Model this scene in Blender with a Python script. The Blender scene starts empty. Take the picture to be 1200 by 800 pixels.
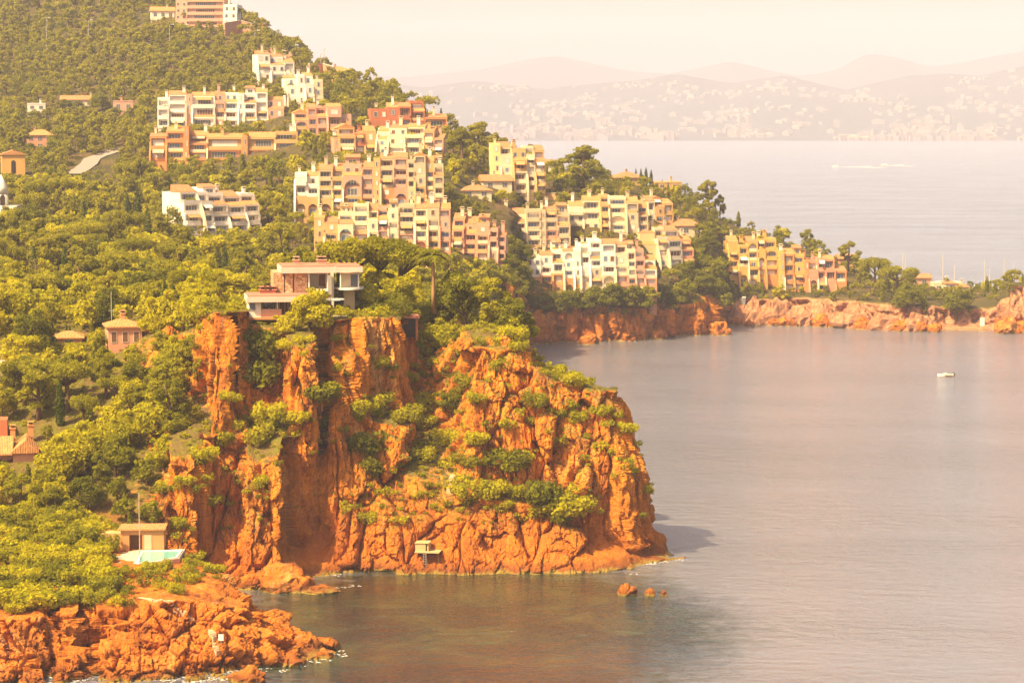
HAZE = 1.0e-4; HAZE_C = (.75, .762, .985); SUN_E = 5.0; SUN_C = (1.0, .785, .41); SKY_T = (1.0, .785, .60); SKY_S = .13; EXPO = 1.1
import bpy, math, random
import numpy as np
from mathutils import Vector, Matrix
from mathutils.bvhtree import BVHTree

random.seed(7); rng = np.random.default_rng(7)
scene = bpy.context.scene
col = bpy.data.collections.new("place"); scene.collection.children.link(col)

# ------------------------------------------------------------------ camera geometry (photo pixels 1200x800 -> world metres)
FPX = 2822.0; HZ = 140.0; CAMZ = 65.0
PITCH = math.atan((400 - HZ) / FPX)
CP, SP = math.cos(PITCH), math.sin(PITCH)
def ray(px, py):
    cx = (px - 600) / FPX; cy = (400 - py) / FPX
    return np.array([cx, CP + cy * SP, -SP + cy * CP])
def at(px, py, D):
    r = ray(px, py); r = r / r[1]
    return np.array([r[0] * D, D, CAMZ + r[2] * D])
def seaD(py):
    r = ray(600, py); return -CAMZ * r[1] / r[2]
def proj(p):
    p = np.asarray(p, float); x = p[..., 0]; y = p[..., 1]; z = p[..., 2] - CAMZ
    d = y * CP - z * SP; u = y * SP + z * CP
    return np.stack([600 + FPX * x / d, 400 - FPX * u / d, d], -1)

# ------------------------------------------------------------------ noise
def _hash(i, j, k, s=0):
    h = (i * 374761393 + j * 668265263 + k * 2147483647 + s * 974634777) & 0xFFFFFFFF
    h = ((h ^ (h >> 13)) * 1274126177) & 0xFFFFFFFF
    h = ((h ^ (h >> 16)) * 2246822519) & 0xFFFFFFFF
    return ((h ^ (h >> 15)) & 0xFFFFFF) / float(0xFFFFFF)
def vnoise(p, s=0):
    f = np.floor(p); t = p - f; i = f.astype(np.int64); t = t * t * t * (t * (t * 6 - 15) + 10)
    out = np.zeros(len(p))
    for a in (0, 1):
        wa = t[:, 0] if a else 1 - t[:, 0]
        for b in (0, 1):
            wb = t[:, 1] if b else 1 - t[:, 1]
            for c in (0, 1):
                wc = t[:, 2] if c else 1 - t[:, 2]
                out += wa * wb * wc * _hash(i[:, 0] + a, i[:, 1] + b, i[:, 2] + c, s)
    return out * 2 - 1
def fbm(p, n=4, s=0):
    o = np.zeros(len(p)); a = 1.0; q = np.array(p, float); tot = 0
    for k in range(n):
        o += a * vnoise(q, s + k); tot += a; a *= .5; q = q * 2.03 + 17.1
    return o / tot
def ridged(p, n=4, s=0):
    o = np.zeros(len(p)); a = 1.0; q = np.array(p, float); tot = 0
    for k in range(n):
        o += a * (1 - 2.2 * np.abs(vnoise(q, s + k))); tot += a; a *= .5; q = q * 2.03 + 11.7
    return o / tot
def worley(p, s=0, tilt=False):
    f = np.floor(p).astype(np.int64)
    d1 = np.full(len(p), 9.); d2 = np.full(len(p), 9.); cid = np.zeros(len(p)); rel = np.zeros_like(p); hv = np.zeros_like(p)
    for a in (-1, 0, 1):
        for b in (-1, 0, 1):
            for c in (-1, 0, 1):
                g = f + np.array([a, b, c])
                h = [_hash(g[:, 0], g[:, 1], g[:, 2], s + m) for m in range(4)]
                q = g + np.stack(h[:3], -1)
                e_ = np.abs(p - q); d = .55 * np.sqrt((e_ ** 2).sum(1)) + .45 * e_.max(1) * 1.2
                near = d < d1
                d2 = np.where(near, d1, np.minimum(d2, d)); cid = np.where(near, h[3], cid); rel = np.where(near[:, None], p - q, rel); hv = np.where(near[:, None], np.stack(h[:3], -1), hv); d1 = np.where(near, d, d1)
    if tilt: return d1, d2, cid, ((hv - .5) * rel).sum(1)
    return d1, d2, cid
def sstep(a, b, x):
    t = np.clip((x - a) / (b - a), 0, 1); return t * t * (3 - 2 * t)

# ------------------------------------------------------------------ object helpers
def link(o, parent=None):
    col.objects.link(o)
    if parent is not None: o.parent = parent
    return o
def tag(o, label=None, cat=None, group=None, kind=None):
    if label: o['label'] = label
    if cat: o['category'] = cat
    if group: o['group'] = group
    if kind or cat: o["kind"] = kind or "thing"
    return o
def empty(name, loc, rz=0.0):
    o = bpy.data.objects.new(name, None); o.location = loc; o.rotation_euler = (0, 0, rz); o.empty_display_size = 1
    return link(o)
def np_mesh(name, V, F, mats, mi=None, smooth=False):
    """V (n,3), F (m,k) with one k for all"""
    me = bpy.data.meshes.new(name); V = np.asarray(V, np.float32); F = np.asarray(F, np.int32)
    k = F.shape[1]
    me.vertices.add(len(V)); me.vertices.foreach_set('co', V.ravel())
    me.loops.add(F.size); me.loops.foreach_set('vertex_index', F.ravel())
    me.polygons.add(len(F)); me.polygons.foreach_set('loop_start', np.arange(len(F), dtype=np.int32) * k)
    me.polygons.foreach_set('loop_total', np.full(len(F), k, np.int32))
    for m in mats: me.materials.append(m)
    if mi is not None: me.polygons.foreach_set('material_index', np.asarray(mi, np.int32))
    me.polygons.foreach_set('use_smooth', np.full(len(F), bool(smooth)))
    me.update(calc_edges=True); me.validate(); return me
class MB:
    def __init__(s): s.v = []; s.f = []; s.m = []
    def add(s, vs, fs, m=0):
        b = len(s.v); s.v += [tuple(v) for v in vs]; s.f += [tuple(b + i for i in f) for f in fs]; s.m += [m] * len(fs); return s
    def box(s, x0, x1, y0, y1, z0, z1, m=0):
        return s.add([(x0,y0,z0),(x1,y0,z0),(x1,y1,z0),(x0,y1,z0),(x0,y0,z1),(x1,y0,z1),(x1,y1,z1),(x0,y1,z1)],
                     [(0,3,2,1),(4,5,6,7),(0,1,5,4),(1,2,6,5),(2,3,7,6),(3,0,4,7)], m)
    def prism_xz(s, poly, y0, y1, m=0):      # polygon in x,z (ccw seen from -y) pushed along y
        n = len(poly); vs = [(x, y0, z) for x, z in poly] + [(x, y1, z) for x, z in poly]
        fs = [tuple(range(n)), tuple(range(2*n-1, n-1, -1))] + [(i, i+n, (i+1) % n + n, (i+1) % n) for i in range(n)]
        return s.add(vs, fs, m)
    def prism_yz(s, poly, x0, x1, m=0):
        n = len(poly); vs = [(x0, y, z) for y, z in poly] + [(x1, y, z) for y, z in poly]
        fs = [tuple(range(n-1, -1, -1)), tuple(range(n, 2*n))] + [(i, (i+1) % n, (i+1) % n + n, i+n) for i in range(n)]
        return s.add(vs, fs, m)
    def prism_xy(s, poly, z0, z1, m=0):
        n = len(poly); vs = [(x, y, z0) for x, y in poly] + [(x, y, z1) for x, y in poly]
        fs = [tuple(range(n-1, -1, -1)), tuple(range(n, 2*n))] + [(i, (i+1) % n, (i+1) % n + n, i+n) for i in range(n)]
        return s.add(vs, fs, m)
    def tube(s, pts, rad, n=8, m=0, cap=True):
        pts = [np.array(p, float) for p in pts]
        if not hasattr(rad, '__len__'): rad = [rad] * len(pts)
        b = len(s.v); rings = []
        for i, p in enumerate(pts):
            t = pts[min(i+1, len(pts)-1)] - pts[max(i-1, 0)]; t = t / (np.linalg.norm(t) + 1e-9)
            u = np.cross(t, (0.31, 0.95, 0.02)); u /= np.linalg.norm(u); w = np.cross(t, u)
            for k in range(n):
                a = 2 * math.pi * k / n; s.v.append(tuple(p + rad[i] * (math.cos(a) * u + math.sin(a) * w)))
        for i in range(len(pts) - 1):
            for k in range(n):
                s.f.append((b+i*n+k, b+i*n+(k+1) % n, b+(i+1)*n+(k+1) % n, b+(i+1)*n+k)); s.m.append(m)
        if cap:
            s.f.append(tuple(b+k for k in range(n-1, -1, -1))); s.m.append(m)
            e = b + (len(pts)-1)*n; s.f.append(tuple(e+k for k in range(n))); s.m.append(m)
        return s
    def mesh(s, name, mats, smooth=False):
        me = bpy.data.meshes.new(name); me.from_pydata(s.v, [], s.f)
        for m in (mats if isinstance(mats, (list, tuple)) else [mats]): me.materials.append(m)
        me.polygons.foreach_set('material_index', s.m)
        if smooth: me.polygons.foreach_set('use_smooth', [True] * len(s.f))
        me.update(); return me
    def build(s, name, mats, parent=None, smooth=False):
        return link(bpy.data.objects.new(name, s.mesh(name, mats, smooth)), parent)

# ------------------------------------------------------------------ materials
class NT:
    def __init__(s, name):
        s.mat = bpy.data.materials.new(name); s.mat.use_nodes = True; s.t = s.mat.node_tree; s.t.nodes.clear()
        s.out = s.n('ShaderNodeOutputMaterial')
    def n(s, typ, **kw):
        nd = s.t.nodes.new(typ)
        for k, v in kw.items():
            if k in ('inp',):
                for a, b in v.items(): s.set(nd, a, b)
            else: setattr(nd, k, v)
        return nd
    def set(s, nd, key, val):
        sock = nd.inputs[key]
        if hasattr(val, 'links') or isinstance(val, bpy.types.NodeSocket): s.t.links.new(val, sock)
        else:
            if isinstance(val, (tuple, list)) and len(val) == 3 and sock.type == 'RGBA': val = (*val, 1)
            sock.default_value = val
    def pos(s): return s.n('ShaderNodeNewGeometry').outputs['Position']
    def mapping(s, vec, scale=(1, 1, 1), rot=(0, 0, 0)):
        return s.n('ShaderNodeMapping', inp={'Vector': vec, 'Scale': scale, 'Rotation': rot}).outputs[0]
    def noise(s, vec, scale, detail=4, rough=.55, dist=0):
        return s.n('ShaderNodeTexNoise', inp={'Vector': vec, 'Scale': scale, 'Detail': detail, 'Roughness': rough, 'Distortion': dist}).outputs[0]
    def ramp(s, fac, stops):
        nd = s.n('ShaderNodeValToRGB', inp={'Fac': fac}); e = nd.color_ramp.elements
        while len(e) > 1: e.remove(e[-1])
        for i, (p, c) in enumerate(stops):
            el = e[0] if i == 0 else e.new(p); el.position = p
            el.color = (*c, 1) if hasattr(c, '__len__') else (c, c, c, 1)
        return nd.outputs[0]
    def mix(s, fac, a, b, mode='MIX'):
        nd = s.n('ShaderNodeMix', data_type='RGBA', blend_type=mode)
        s.set(nd, 0, fac); s.set(nd, 6, a); s.set(nd, 7, b); return nd.outputs[2]
    def math(s, op, a, b=0.0, c=0.0, clamp=False):
        nd = s.n('ShaderNodeMath', operation=op, use_clamp=clamp); s.set(nd, 0, a); s.set(nd, 1, b); s.set(nd, 2, c); return nd.outputs[0]
    def sep(s, vec): return s.n('ShaderNodeSeparateXYZ', inp={0: vec}).outputs
    def bump(s, h, strength=.5, dist=.1):
        return s.n('ShaderNodeBump', inp={'Height': h, 'Strength': strength, 'Distance': dist}).outputs[0]
    def principled(s, base, rough=.8, normal=None, spec=.25, **kw):
        p = s.n('ShaderNodeBsdfPrincipled'); s.set(p, 'Base Color', base); s.set(p, 'Roughness', rough); s.set(p, 'Specular IOR Level', spec)
        if normal is not None: s.set(p, 'Normal', normal)
        for k, v in kw.items(): s.set(p, k, v)
        s.t.links.new(p.outputs[0], s.out.inputs[0]); return p

def rock_material(name, cols, soil=(.17,.11,.04), grass=(.17,.15,.022), grassiness=.5, streak=.05, low=1.0, wet=1.0):
    """cols: dark, red, orange, pale"""
    t = NT(name); P = t.pos()
    st = t.mapping(P, (1, 1, streak * 6))
    n1 = t.noise(st, .13, 5, .62, .4); n2 = t.noise(t.mapping(P, (1, 1, .16)), .55, 5, .65, .3); n3 = t.noise(P, 2.2, 4, .7)
    c = t.ramp(n1, [(.30, cols[1]), (.46, cols[2]), (.60, cols[2]), (.72, cols[3])])
    c = t.mix(t.ramp(n2, [(.36, 1.), (.50, 0.)]), c, cols[1])
    c = t.mix(t.ramp(n2, [(.60, 0.), (.75, .75)]), c, cols[3])
    c = t.mix(t.ramp(t.noise(t.mapping(P, (1, 1, .1)), .3, 5, .7, .6), [(.54, 0.), (.66, .8)]), c, cols[0])
    c = t.mix(t.ramp(t.noise(t.mapping(P, (1, 1, .3)), .42, 6, .75, .5), [(.58, 0.), (.66, .55)]), c, (.34,.22,.15))
    c = t.mix(t.ramp(t.noise(P, 6.0, 3, .7), [(.35, .4), (.5, 0.)]), c, cols[1])
    c = t.mix(t.ramp(n3, [(.30, .38), (.5, 0.)]), c, cols[0])
    nz = t.sep(t.n('ShaderNodeNewGeometry').outputs['Normal'])[2]
    z = t.sep(P)[2]
    if grassiness > 0:
        g = t.math('ADD', nz, t.math('MULTIPLY', t.math('SUBTRACT', t.noise(P, .35, 4, .7), .5), .9))
        gm = t.ramp(g, [(.80 - .3 * grassiness, 0.), (.95 - .3 * grassiness, 1.)])
        gm = t.math('MULTIPLY', gm, t.ramp(t.math('MULTIPLY', z, .1), [(.3, 0.), (.6, 1.)]))
        gc = t.mix(t.ramp(t.noise(P, .5, 4, .7), [(.42, 0.), (.58, 1.)]), soil, grass)
        c = t.mix(gm, c, gc)
    # the rock is redder and darker low down
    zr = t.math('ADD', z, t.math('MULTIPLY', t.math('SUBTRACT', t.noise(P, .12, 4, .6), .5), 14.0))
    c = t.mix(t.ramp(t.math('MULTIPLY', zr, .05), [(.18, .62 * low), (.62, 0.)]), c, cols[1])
    # wet, weed-stained band at the waterline
    zw = t.math('ADD', z, t.math('MULTIPLY', t.math('SUBTRACT', t.noise(P, .4, 4), .5), 1.6))
    c = t.mix(t.ramp(t.math('MULTIPLY', zw, .25), [(.12 * wet, .62), (.42 * wet, 0.)]), c, cols[0])
    c = t.mix(t.ramp(t.math('MULTIPLY', zw, .25), [(.02 * wet, .8), (.11 * wet, 0.)]), c, (.33, .24, .05))
    h = t.math('ADD', t.math('MULTIPLY', t.noise(t.mapping(P, (1, 1, .35)), 1.1, 8, .68, .3), 1.0), t.math('MULTIPLY', n3, .4))
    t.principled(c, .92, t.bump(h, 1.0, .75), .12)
    return t.mat
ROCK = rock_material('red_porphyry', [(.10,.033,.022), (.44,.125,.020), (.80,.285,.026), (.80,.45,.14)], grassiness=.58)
ROCK_FG = rock_material('red_shore_rock', [(.085,.026,.016), (.40,.120,.020), (.66,.215,.028), (.68,.34,.10)], grassiness=-.2, low=0.)
ROCK_FAR = rock_material('pale_pink_rock', [(.15,.075,.05), (.37,.15,.08), (.55,.28,.15), (.66,.44,.28)], grassiness=.12, low=.3, wet=.25)
def ground_material(name, a, b, c3):
    t = NT(name); P = t.pos()
    c = t.ramp(t.noise(P, .06, 6, .65), [(.38, a), (.52, b), (.66, c3)])
    c = t.mix(t.ramp(t.noise(P, .8, 4, .7), [(.4, .6), (.6, 0.)]), c, a)
    t.principled(c, .95, t.bump(t.noise(P, .9, 5, .7), 1., .6), .1); return t.mat
# ------------------------------------------------------------------ land as lofted sheets
def pchip(x, Y, xq):
    x = np.asarray(x, float); Y = np.asarray(Y, float); sh = Y.shape[1:]; Y = Y.reshape(len(x), -1)
    h = np.diff(x)[:, None]; d = np.diff(Y, axis=0) / h
    m = np.zeros_like(Y); m[0] = d[0]; m[-1] = d[-1]
    if len(x) > 2:
        w1 = 2 * h[1:] + h[:-1]; w2 = h[1:] + 2 * h[:-1]; ok = d[1:] * d[:-1] > 0
        with np.errstate(all='ignore'):
            mm = (w1 + w2) / (w1 / d[:-1] + w2 / d[1:])
        m[1:-1] = np.where(ok, mm, 0)
    i = np.clip(np.searchsorted(x, xq, side='right') - 1, 0, len(x) - 2)
    t = ((xq - x[i]) / (x[i + 1] - x[i]))[:, None]; hh = (x[i + 1] - x[i])[:, None]
    o = Y[i]*(1+2*t)*(1-t)**2 + m[i]*hh*t*(1-t)**2 + Y[i+1]*t*t*(3-2*t) + m[i+1]*hh*t*t*(t-1)
    return o.reshape((len(xq),) + sh)
def knot(px, k):
    """k: (py,D) on the picture ray; ('s',py) sea level at that row; ('u',py) 4 m under it; ('x',px,py,D)"""
    if k[0] == 's': return at(px, k[1], seaD(k[1]))
    if k[0] == 'u':
        p = at(px, k[1], seaD(k[1])); p[1] -= 1.2; p[2] = -4; return p
    if k[0] == 'x': return at(k[1], k[2], k[3])
    if k[0] == 'd': p = at(px, k[1], k[2]); p[2] = k[3]; return p
    return at(px, k[0], k[1])
def loft(cols, colq, counts):
    xs = [c[0] for c in cols]
    G = np.array([[knot(c[0], k) for k in c[1]] for c in cols])      # C,R,3
    R = G.shape[1]
    rq = np.concatenate([np.linspace(r, r + 1, counts[r], endpoint=False) for r in range(R - 1)] + [[R - 1]])
    A = pchip(xs, G, np.asarray(colq, float))                        # Cq,R,3
    rows = np.linalg.norm(np.diff(A, axis=1), axis=2).mean(0); rs = np.concatenate([[0], np.cumsum(rows)])
    rqs = np.interp(rq, np.arange(R), rs)
    return pchip(rs, A.transpose(1, 0, 2), rqs)                      # Rq,Cq,3
def grid_normals(S):
    du = np.gradient(S, axis=1); dv = np.gradient(S, axis=0)
    n = np.cross(du, dv); return n / (np.linalg.norm(n, axis=2, keepdims=True) + 1e-9)
def grid_mesh(name, S, mats, mi=None, smooth=True):
    r, c = S.shape[:2]; idx = np.arange(r * c).reshape(r, c)
    F = np.stack([idx[:-1, :-1], idx[:-1, 1:], idx[1:, 1:], idx[1:, :-1]], -1).reshape(-1, 4)
    return np_mesh(name, S.reshape(-1, 3), F, mats, mi, smooth)
def rockify(S, big=1.0, blk=1.0, flat=.35, cell=.30, seed=0, lo=.12, hi=.5):
    n = grid_normals(S); steep = sstep(lo, hi, 1 - np.abs(n[..., 2])).ravel()
    p = S.reshape(-1, 3); N = n.reshape(-1, 3).copy(); N[:, 2] *= .35
    if N[:, 1].mean() > 0: pass
    w = p + .55 * np.stack([fbm(p * .2, 3, 31 + seed), fbm(p * .2, 3, 41 + seed), fbm(p * .2, 3, 51 + seed)], -1)
    flute = fbm(w * np.array([.10, .10, .03]), 3, seed)
    c1, c2, cidc, tc = worley(w * np.array([.17, .17, .022]), seed + 29, True)
    d1, d2, cid, t1 = worley(w * np.array([cell, cell, cell * .11]), seed + 9, True)
    e1, e2, cid2, t2 = worley(w * np.array([cell * 2.3, cell * 2.3, cell * .5]), seed + 19, True)
    g1, g2, cid3, t3 = worley((w + .4 * w[:, [1, 2, 0]] * .1) * np.array([cell * 5.5, cell * 5.5, cell * 2.0]), seed + 39, True)
    col_ = -np.exp(-(c2 - c1) / .06); crack = -np.exp(-(d2 - d1) / .05); crack2 = -np.exp(-(e2 - e1) / .07)
    d = big * (1.6 * flute + 2.6 * (cidc - .5) + 3.2 * tc + 1.8 * col_) + blk * (1.7 * (cid - .5) + 2.0 * t1 + .5 * crack + .5 * (cid2 - .5) + 1.0 * t2 + .15 * crack2 + .26 * (cid3 - .5) + .55 * t3) + .24 * fbm(p * np.array([2.2, 2.2, 1.1]), 4, seed + 7) + .10 * vnoise(p * 5.5, seed + 8)
    flatd = flat * (1.2 * fbm(p * .12, 4, seed + 13) + .35 * fbm(p * .7, 3, seed + 15))
    amt = steep * d; zz = p[:, 2]
    low = sstep(-3, .5, zz)
    out = p + N * (amt * low)[:, None]
    out[:, 2] += (1 - steep) * flatd * low
    return out.reshape(S.shape)

def U(*a): return ('u',) + a
def s_(py): return ('s', py)
# near headland: columns of (u), waterline, low cliff, ledge front, ledge back, upper face, brow, plateau, back, far back
A_cols = [
 (-140, [U(735), s_(728), (662,316), (600,334), (550,349), (500,364), (450,381), (405,404), (372,432), ('d',345,490,28)]),
 (0,   [U(735), s_(728), (662,316), (600,334), (550,349), (500,364), (450,381), (410,402), (378,432), ('d',345,490,28)]),
 (70,  [U(735), s_(728), (662,316), (600,333), (550,347), (500,362), (450,380), (412,402), (378,432), ('d',345,490,28)]),
 (120, [U(730), s_(722), (655,319), (600,333), (550,345), (500,360), (450,378), (410,402), (375,430), ('d',345,485,28)]),
 (170, [U(722), s_(714), (645,325), (600,333), (550,342), (500,357), (445,372), (400,392), (372,420), ('d',345,480,28)]),
 (200, [U(708), s_(700), (625,331), (545,335), (520,340), (470,357), (430,367), (392,380), (370,410), ('d',345,470,28)]),
 (228, [U(702), s_(692), (620,332.5), (550,335), (520,339), (472,354), (428,361), (388,370), (365,405), ('d',345,465,28)]),
 (242, [U(692), s_(685), (620,339), (548,341.5), (516,342.5), (475,351), (425,355), (385,362), (360,400), ('d',345,460,28)]),
 (252, [U(692), s_(685), (620,339.5), (548,342), (505,343), (482,344), (425,346), (366,348), (360,390), ('d',345,460,28)]),
 (280, [U(691), s_(684), (612,340), (545,342.5), (502,346), (481,347.5), (425,348.5), (365,350.3), (362,382), ('d',345,456,28)]),
 (290, [U(696), s_(690), (600,335.5), (545,338.5), (500,346), (480,348), (425,349), (365,350.5), (362,380), ('d',345,455,28)]),
 (300, [U(695), s_(689), (600,336), (545,339), (500,347.5), (460,351.5), (420,353.5), (378,357), (368,380), ('d',345,450,28)]),
 (328, [U(693), s_(688), (605,336.5), (540,339.5), (500,346), (460,350.5), (420,353), (382,357), (370,380), ('d',345,450,28)]),
 (340, [U(688), s_(682), (605,343), (552,344.5), (490,344.5), (450,345.5), (425,347), (400,350), (372,368), ('d',345,450,28)]),
 (366, [U(681), s_(676), (612,348), (570,349), (495,346), (455,346.5), (420,348), (395,351), (370,368), ('d',345,450,28)]),
 (376, [U(680), s_(675), (612,348.5), (560,349.5), (490,352), (450,355), (410,357), (380,359), (366,372), ('d',345,450,28)]),
 (392, [U(679), s_(674), (600,347), (540,349), (490,355), (450,358), (410,360), (374,362), (364,374), ('d',345,450,28)]),
 (410, [U(678), s_(673), (600,347), (545,350), (490,358), (450,360), (410,361.5), (372,363), (362,376), ('d',345,450,28)]),
 (440, [U(677), s_(672), (600,347), (560,350.5), (495,361), (478,365), (425,366), (372,367), (362,380), ('d',345,450,28)]),
 (470, [U(678), s_(673), (600,347), (560,351), (500,361.5), (480,366), (425,368), (376,369.5), (364,382), ('d',345,450,28)]),
 (482, [U(678), s_(673), (602,347), (562,351), (500,363), (470,366), (430,369.5), (392,374), (368,386), ('d',348,450,28)]),
 (510, [U(678), s_(673), (608,346.5), (570,351), (505,361.5), (460,368), (425,373), (395,379), (370,390), ('d',350,450,28)]),
 (532, [U(679), s_(674), (610,346), (580,350), (505,358.5), (455,364), (425,369), (395,375), (368,388), ('d',350,440,28)]),
 (545, [U(679), s_(674), (610,346), (588,348.5), (520,355), (465,358), (440,360), (408,362), (380,376), ('d',352,430,25)]),
 (575, [U(678), s_(673), (615,346), (592,348), (560,351.5), (500,354), (450,357), (408,360), (380,374), ('d',360,420,14)]),
 (605, [U(678), s_(673), (620,346), (596,348), (570,351.5), (500,354.5), (450,357.5), (406,361), (384,372), ('d',400,405,2)]),
 (625, [U(677), s_(672), (620,346), (596,348), (572,351), (510,354), (460,357), (428,360), (412,370), ('d',420,400,-4)]),
 (650, [U(677), s_(672), (622,346.5), (598,348), (574,351), (520,353.5), (480,356), (441,360), (437,367), ('d',470,394,-4)]),
 (690, [U(675), s_(671), (625,347), (600,348.5), (575,350.5), (530,352.5), (495,355.5), (451,359.5), (449,366), ('d',500,388,-4)]),
 (722, [U(673), s_(669), (632,351), (602,352), (566,351.3), (535,352.6), (500,355.5), (456,360), (458,366), ('d',520,382,-4)]),
 (735, [U(671), s_(667), (637,352), (606,354.2), (572,354.8), (545,355.6), (515,357), (471,360.6), (476,366), ('d',545,380,-4)]),
 (742, [U(668), s_(664), (642,353), (613,355.5), (582,356.8), (559,357.6), (538,358.6), (504,361.2), (514,366), ('d',560,378,-4)]),
 (765, [U(663), s_(659), (649,355), (638,357), (629,358.2), (623,359.5), (617,361), (611,362.2), (618,367), ('d',630,376,-4)]),
 (782, [U(660), s_(656), (651.5,355.2), (648,356), (645,357), (643.5,358), (642,359.2), (640.5,361), (644,366), ('d',655,374,-4)]),
 (793, [U(658), s_(654), (652,357.6), (651,358.2), (650,358.8), (649,359.4), (648.3,360), (648,360.6), (651,364), ('d',660,372,-4)]),
 (800, [('d',660,356,-4), ('d',660,357,-4), ('d',660,358,-4), ('d',660,358.5,-4), ('d',660,359,-4), ('d',660,359.5,-4), ('d',660,360,-4), ('d',660,362,-4), ('d',660,366,-4), ('d',660,371,-4)]),
]
for i_, (px_, ks_) in enumerate(A_cols):                      # the bay behind the buttress lies only a little behind its neighbours
    if 385 < px_ < 475:
        A_cols[i_] = (px_, ks_[:4] + [(k[0], k[1] - 7) for k in ks_[4:8]] + ks_[8:])
def even_cols(cols, x0, step, coarse):
    px = np.arange(x0, cols[-1][0] + .01, .5); G = np.array([[knot(c[0], k) for k in c[1]] for c in cols]); A = pchip([c[0] for c in cols], G, px)
    d = np.linalg.norm(np.diff(A[:, 1:-1], axis=0), axis=2).max(1); s = np.concatenate([[0], np.cumsum(d)])
    return np.concatenate([coarse, np.interp(np.arange(0, s[-1], step), s, px), [cols[-1][0]]])
SA0 = loft(A_cols, even_cols(A_cols, 180, .21, np.arange(-140, 180, 4)), [3, 40, 50, 34, 36, 40, 44, 14, 8])
SA = rockify(SA0, 1.0, 1.0, .5, .30, 0)
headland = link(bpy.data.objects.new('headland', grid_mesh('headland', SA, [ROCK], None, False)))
tag(headland, kind='structure')

B_cols = [
 (-140, [U(806), s_(800), (762,278), (722,281.5), (700,288), (655,302), (610,318), ('d',600,330,4)]),
 (0,   [U(806), s_(803), (762,277.5), (722,281), (700,288), (655,302), (610,318), ('d',600,330,4)]),
 (52,  [U(806), s_(802), (760,278), (721,282), (700,288.5), (655,303), (612,318), ('d',600,329,4)]),
 (57,  [U(800), s_(794), (757,281.5), (722,286.5), (700,290), (655,303), (612,318), ('d',600,329,4)]),
 (65,  [U(800), s_(794), (757,281.5), (722,286.5), (700,290), (655,303), (612,318), ('d',600,328,4)]),
 (70,  [U(806), s_(802), (760,278), (720,282), (700,288.5), (655,303), (612,318), ('d',600,328,4)]),
 (92,  [U(806), s_(800), (757,278.6), (717,282.6), (697,289.6), (655,303.6), (617,318), ('d',603,327,4)]),
 (97,  [U(800), s_(795), (754,281.5), (720,285.5), (697,290.5), (655,304), (618,318), ('d',604,327,4)]),
 (105, [U(800), s_(795), (754,281.5), (720,285.5), (697,290.5), (655,304), (619,318), ('d',604,327,4)]),
 (112, [U(806), s_(800), (757,279), (716,283), (696,290), (655,304), (620,318), ('d',605,326,4)]),
 (150, [U(804), s_(799), (755,279.5), (712,284), (692,291), (654,305), (640,312), ('d',625,320,4)]),
 (200, [U(802), s_(797), (750,281), (705,286), (682,293), (656,305), (645,311), ('d',640,318,3)]),
 (235, [U(802), s_(796), (746,282), (700,288), (678,295), (664,303), (658,309), ('d',660,315,1)]),
 (265, [U(800), s_(794), (746,283), (705,289), (684,296), (680,301), (684,306), ('d',690,310,-4)]),
 (300, [U(792), s_(787), (750,285), (716,290.5), (704,296), (706,300), (714,303.5), ('d',720,306,-4)]),
 (330, [U(784), s_(779), (754,287.5), (734,291.5), (726,295), (730,298.5), (738,301), ('d',745,303,-4)]),
 (355, [U(778), s_(773), (758,290.5), (746,292.5), (742,294.5), (744,297), (750,299), ('d',757,301,-4)]),
 (380, [U(773), s_(768), (764,292.4), (760,293), (758,294.2), (759,295.5), (762,297), ('d',766,299,-4)]),
 (392, [('d',770,291,-4), ('d',770,291.6,-4), ('d',770,292.3,-4), ('d',770,293,-4), ('d',770,294,-4), ('d',770,295,-4), ('d',770,296,-4), ('d',770,297.5,-4)]),
]
SB0 = loft(B_cols, even_cols(B_cols, -138, .125, np.array([-140.])), [3, 42, 46, 22, 22, 12, 6])
SB = rockify(SB0, 1.0, 1.5, .7, .30, 100, .03, .16)
shore_rock = link(bpy.data.objects.new('rocky_shore', grid_mesh('rocky_shore', SB, [ROCK_FG], None, False)))
tag(shore_rock, kind='structure')

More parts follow.
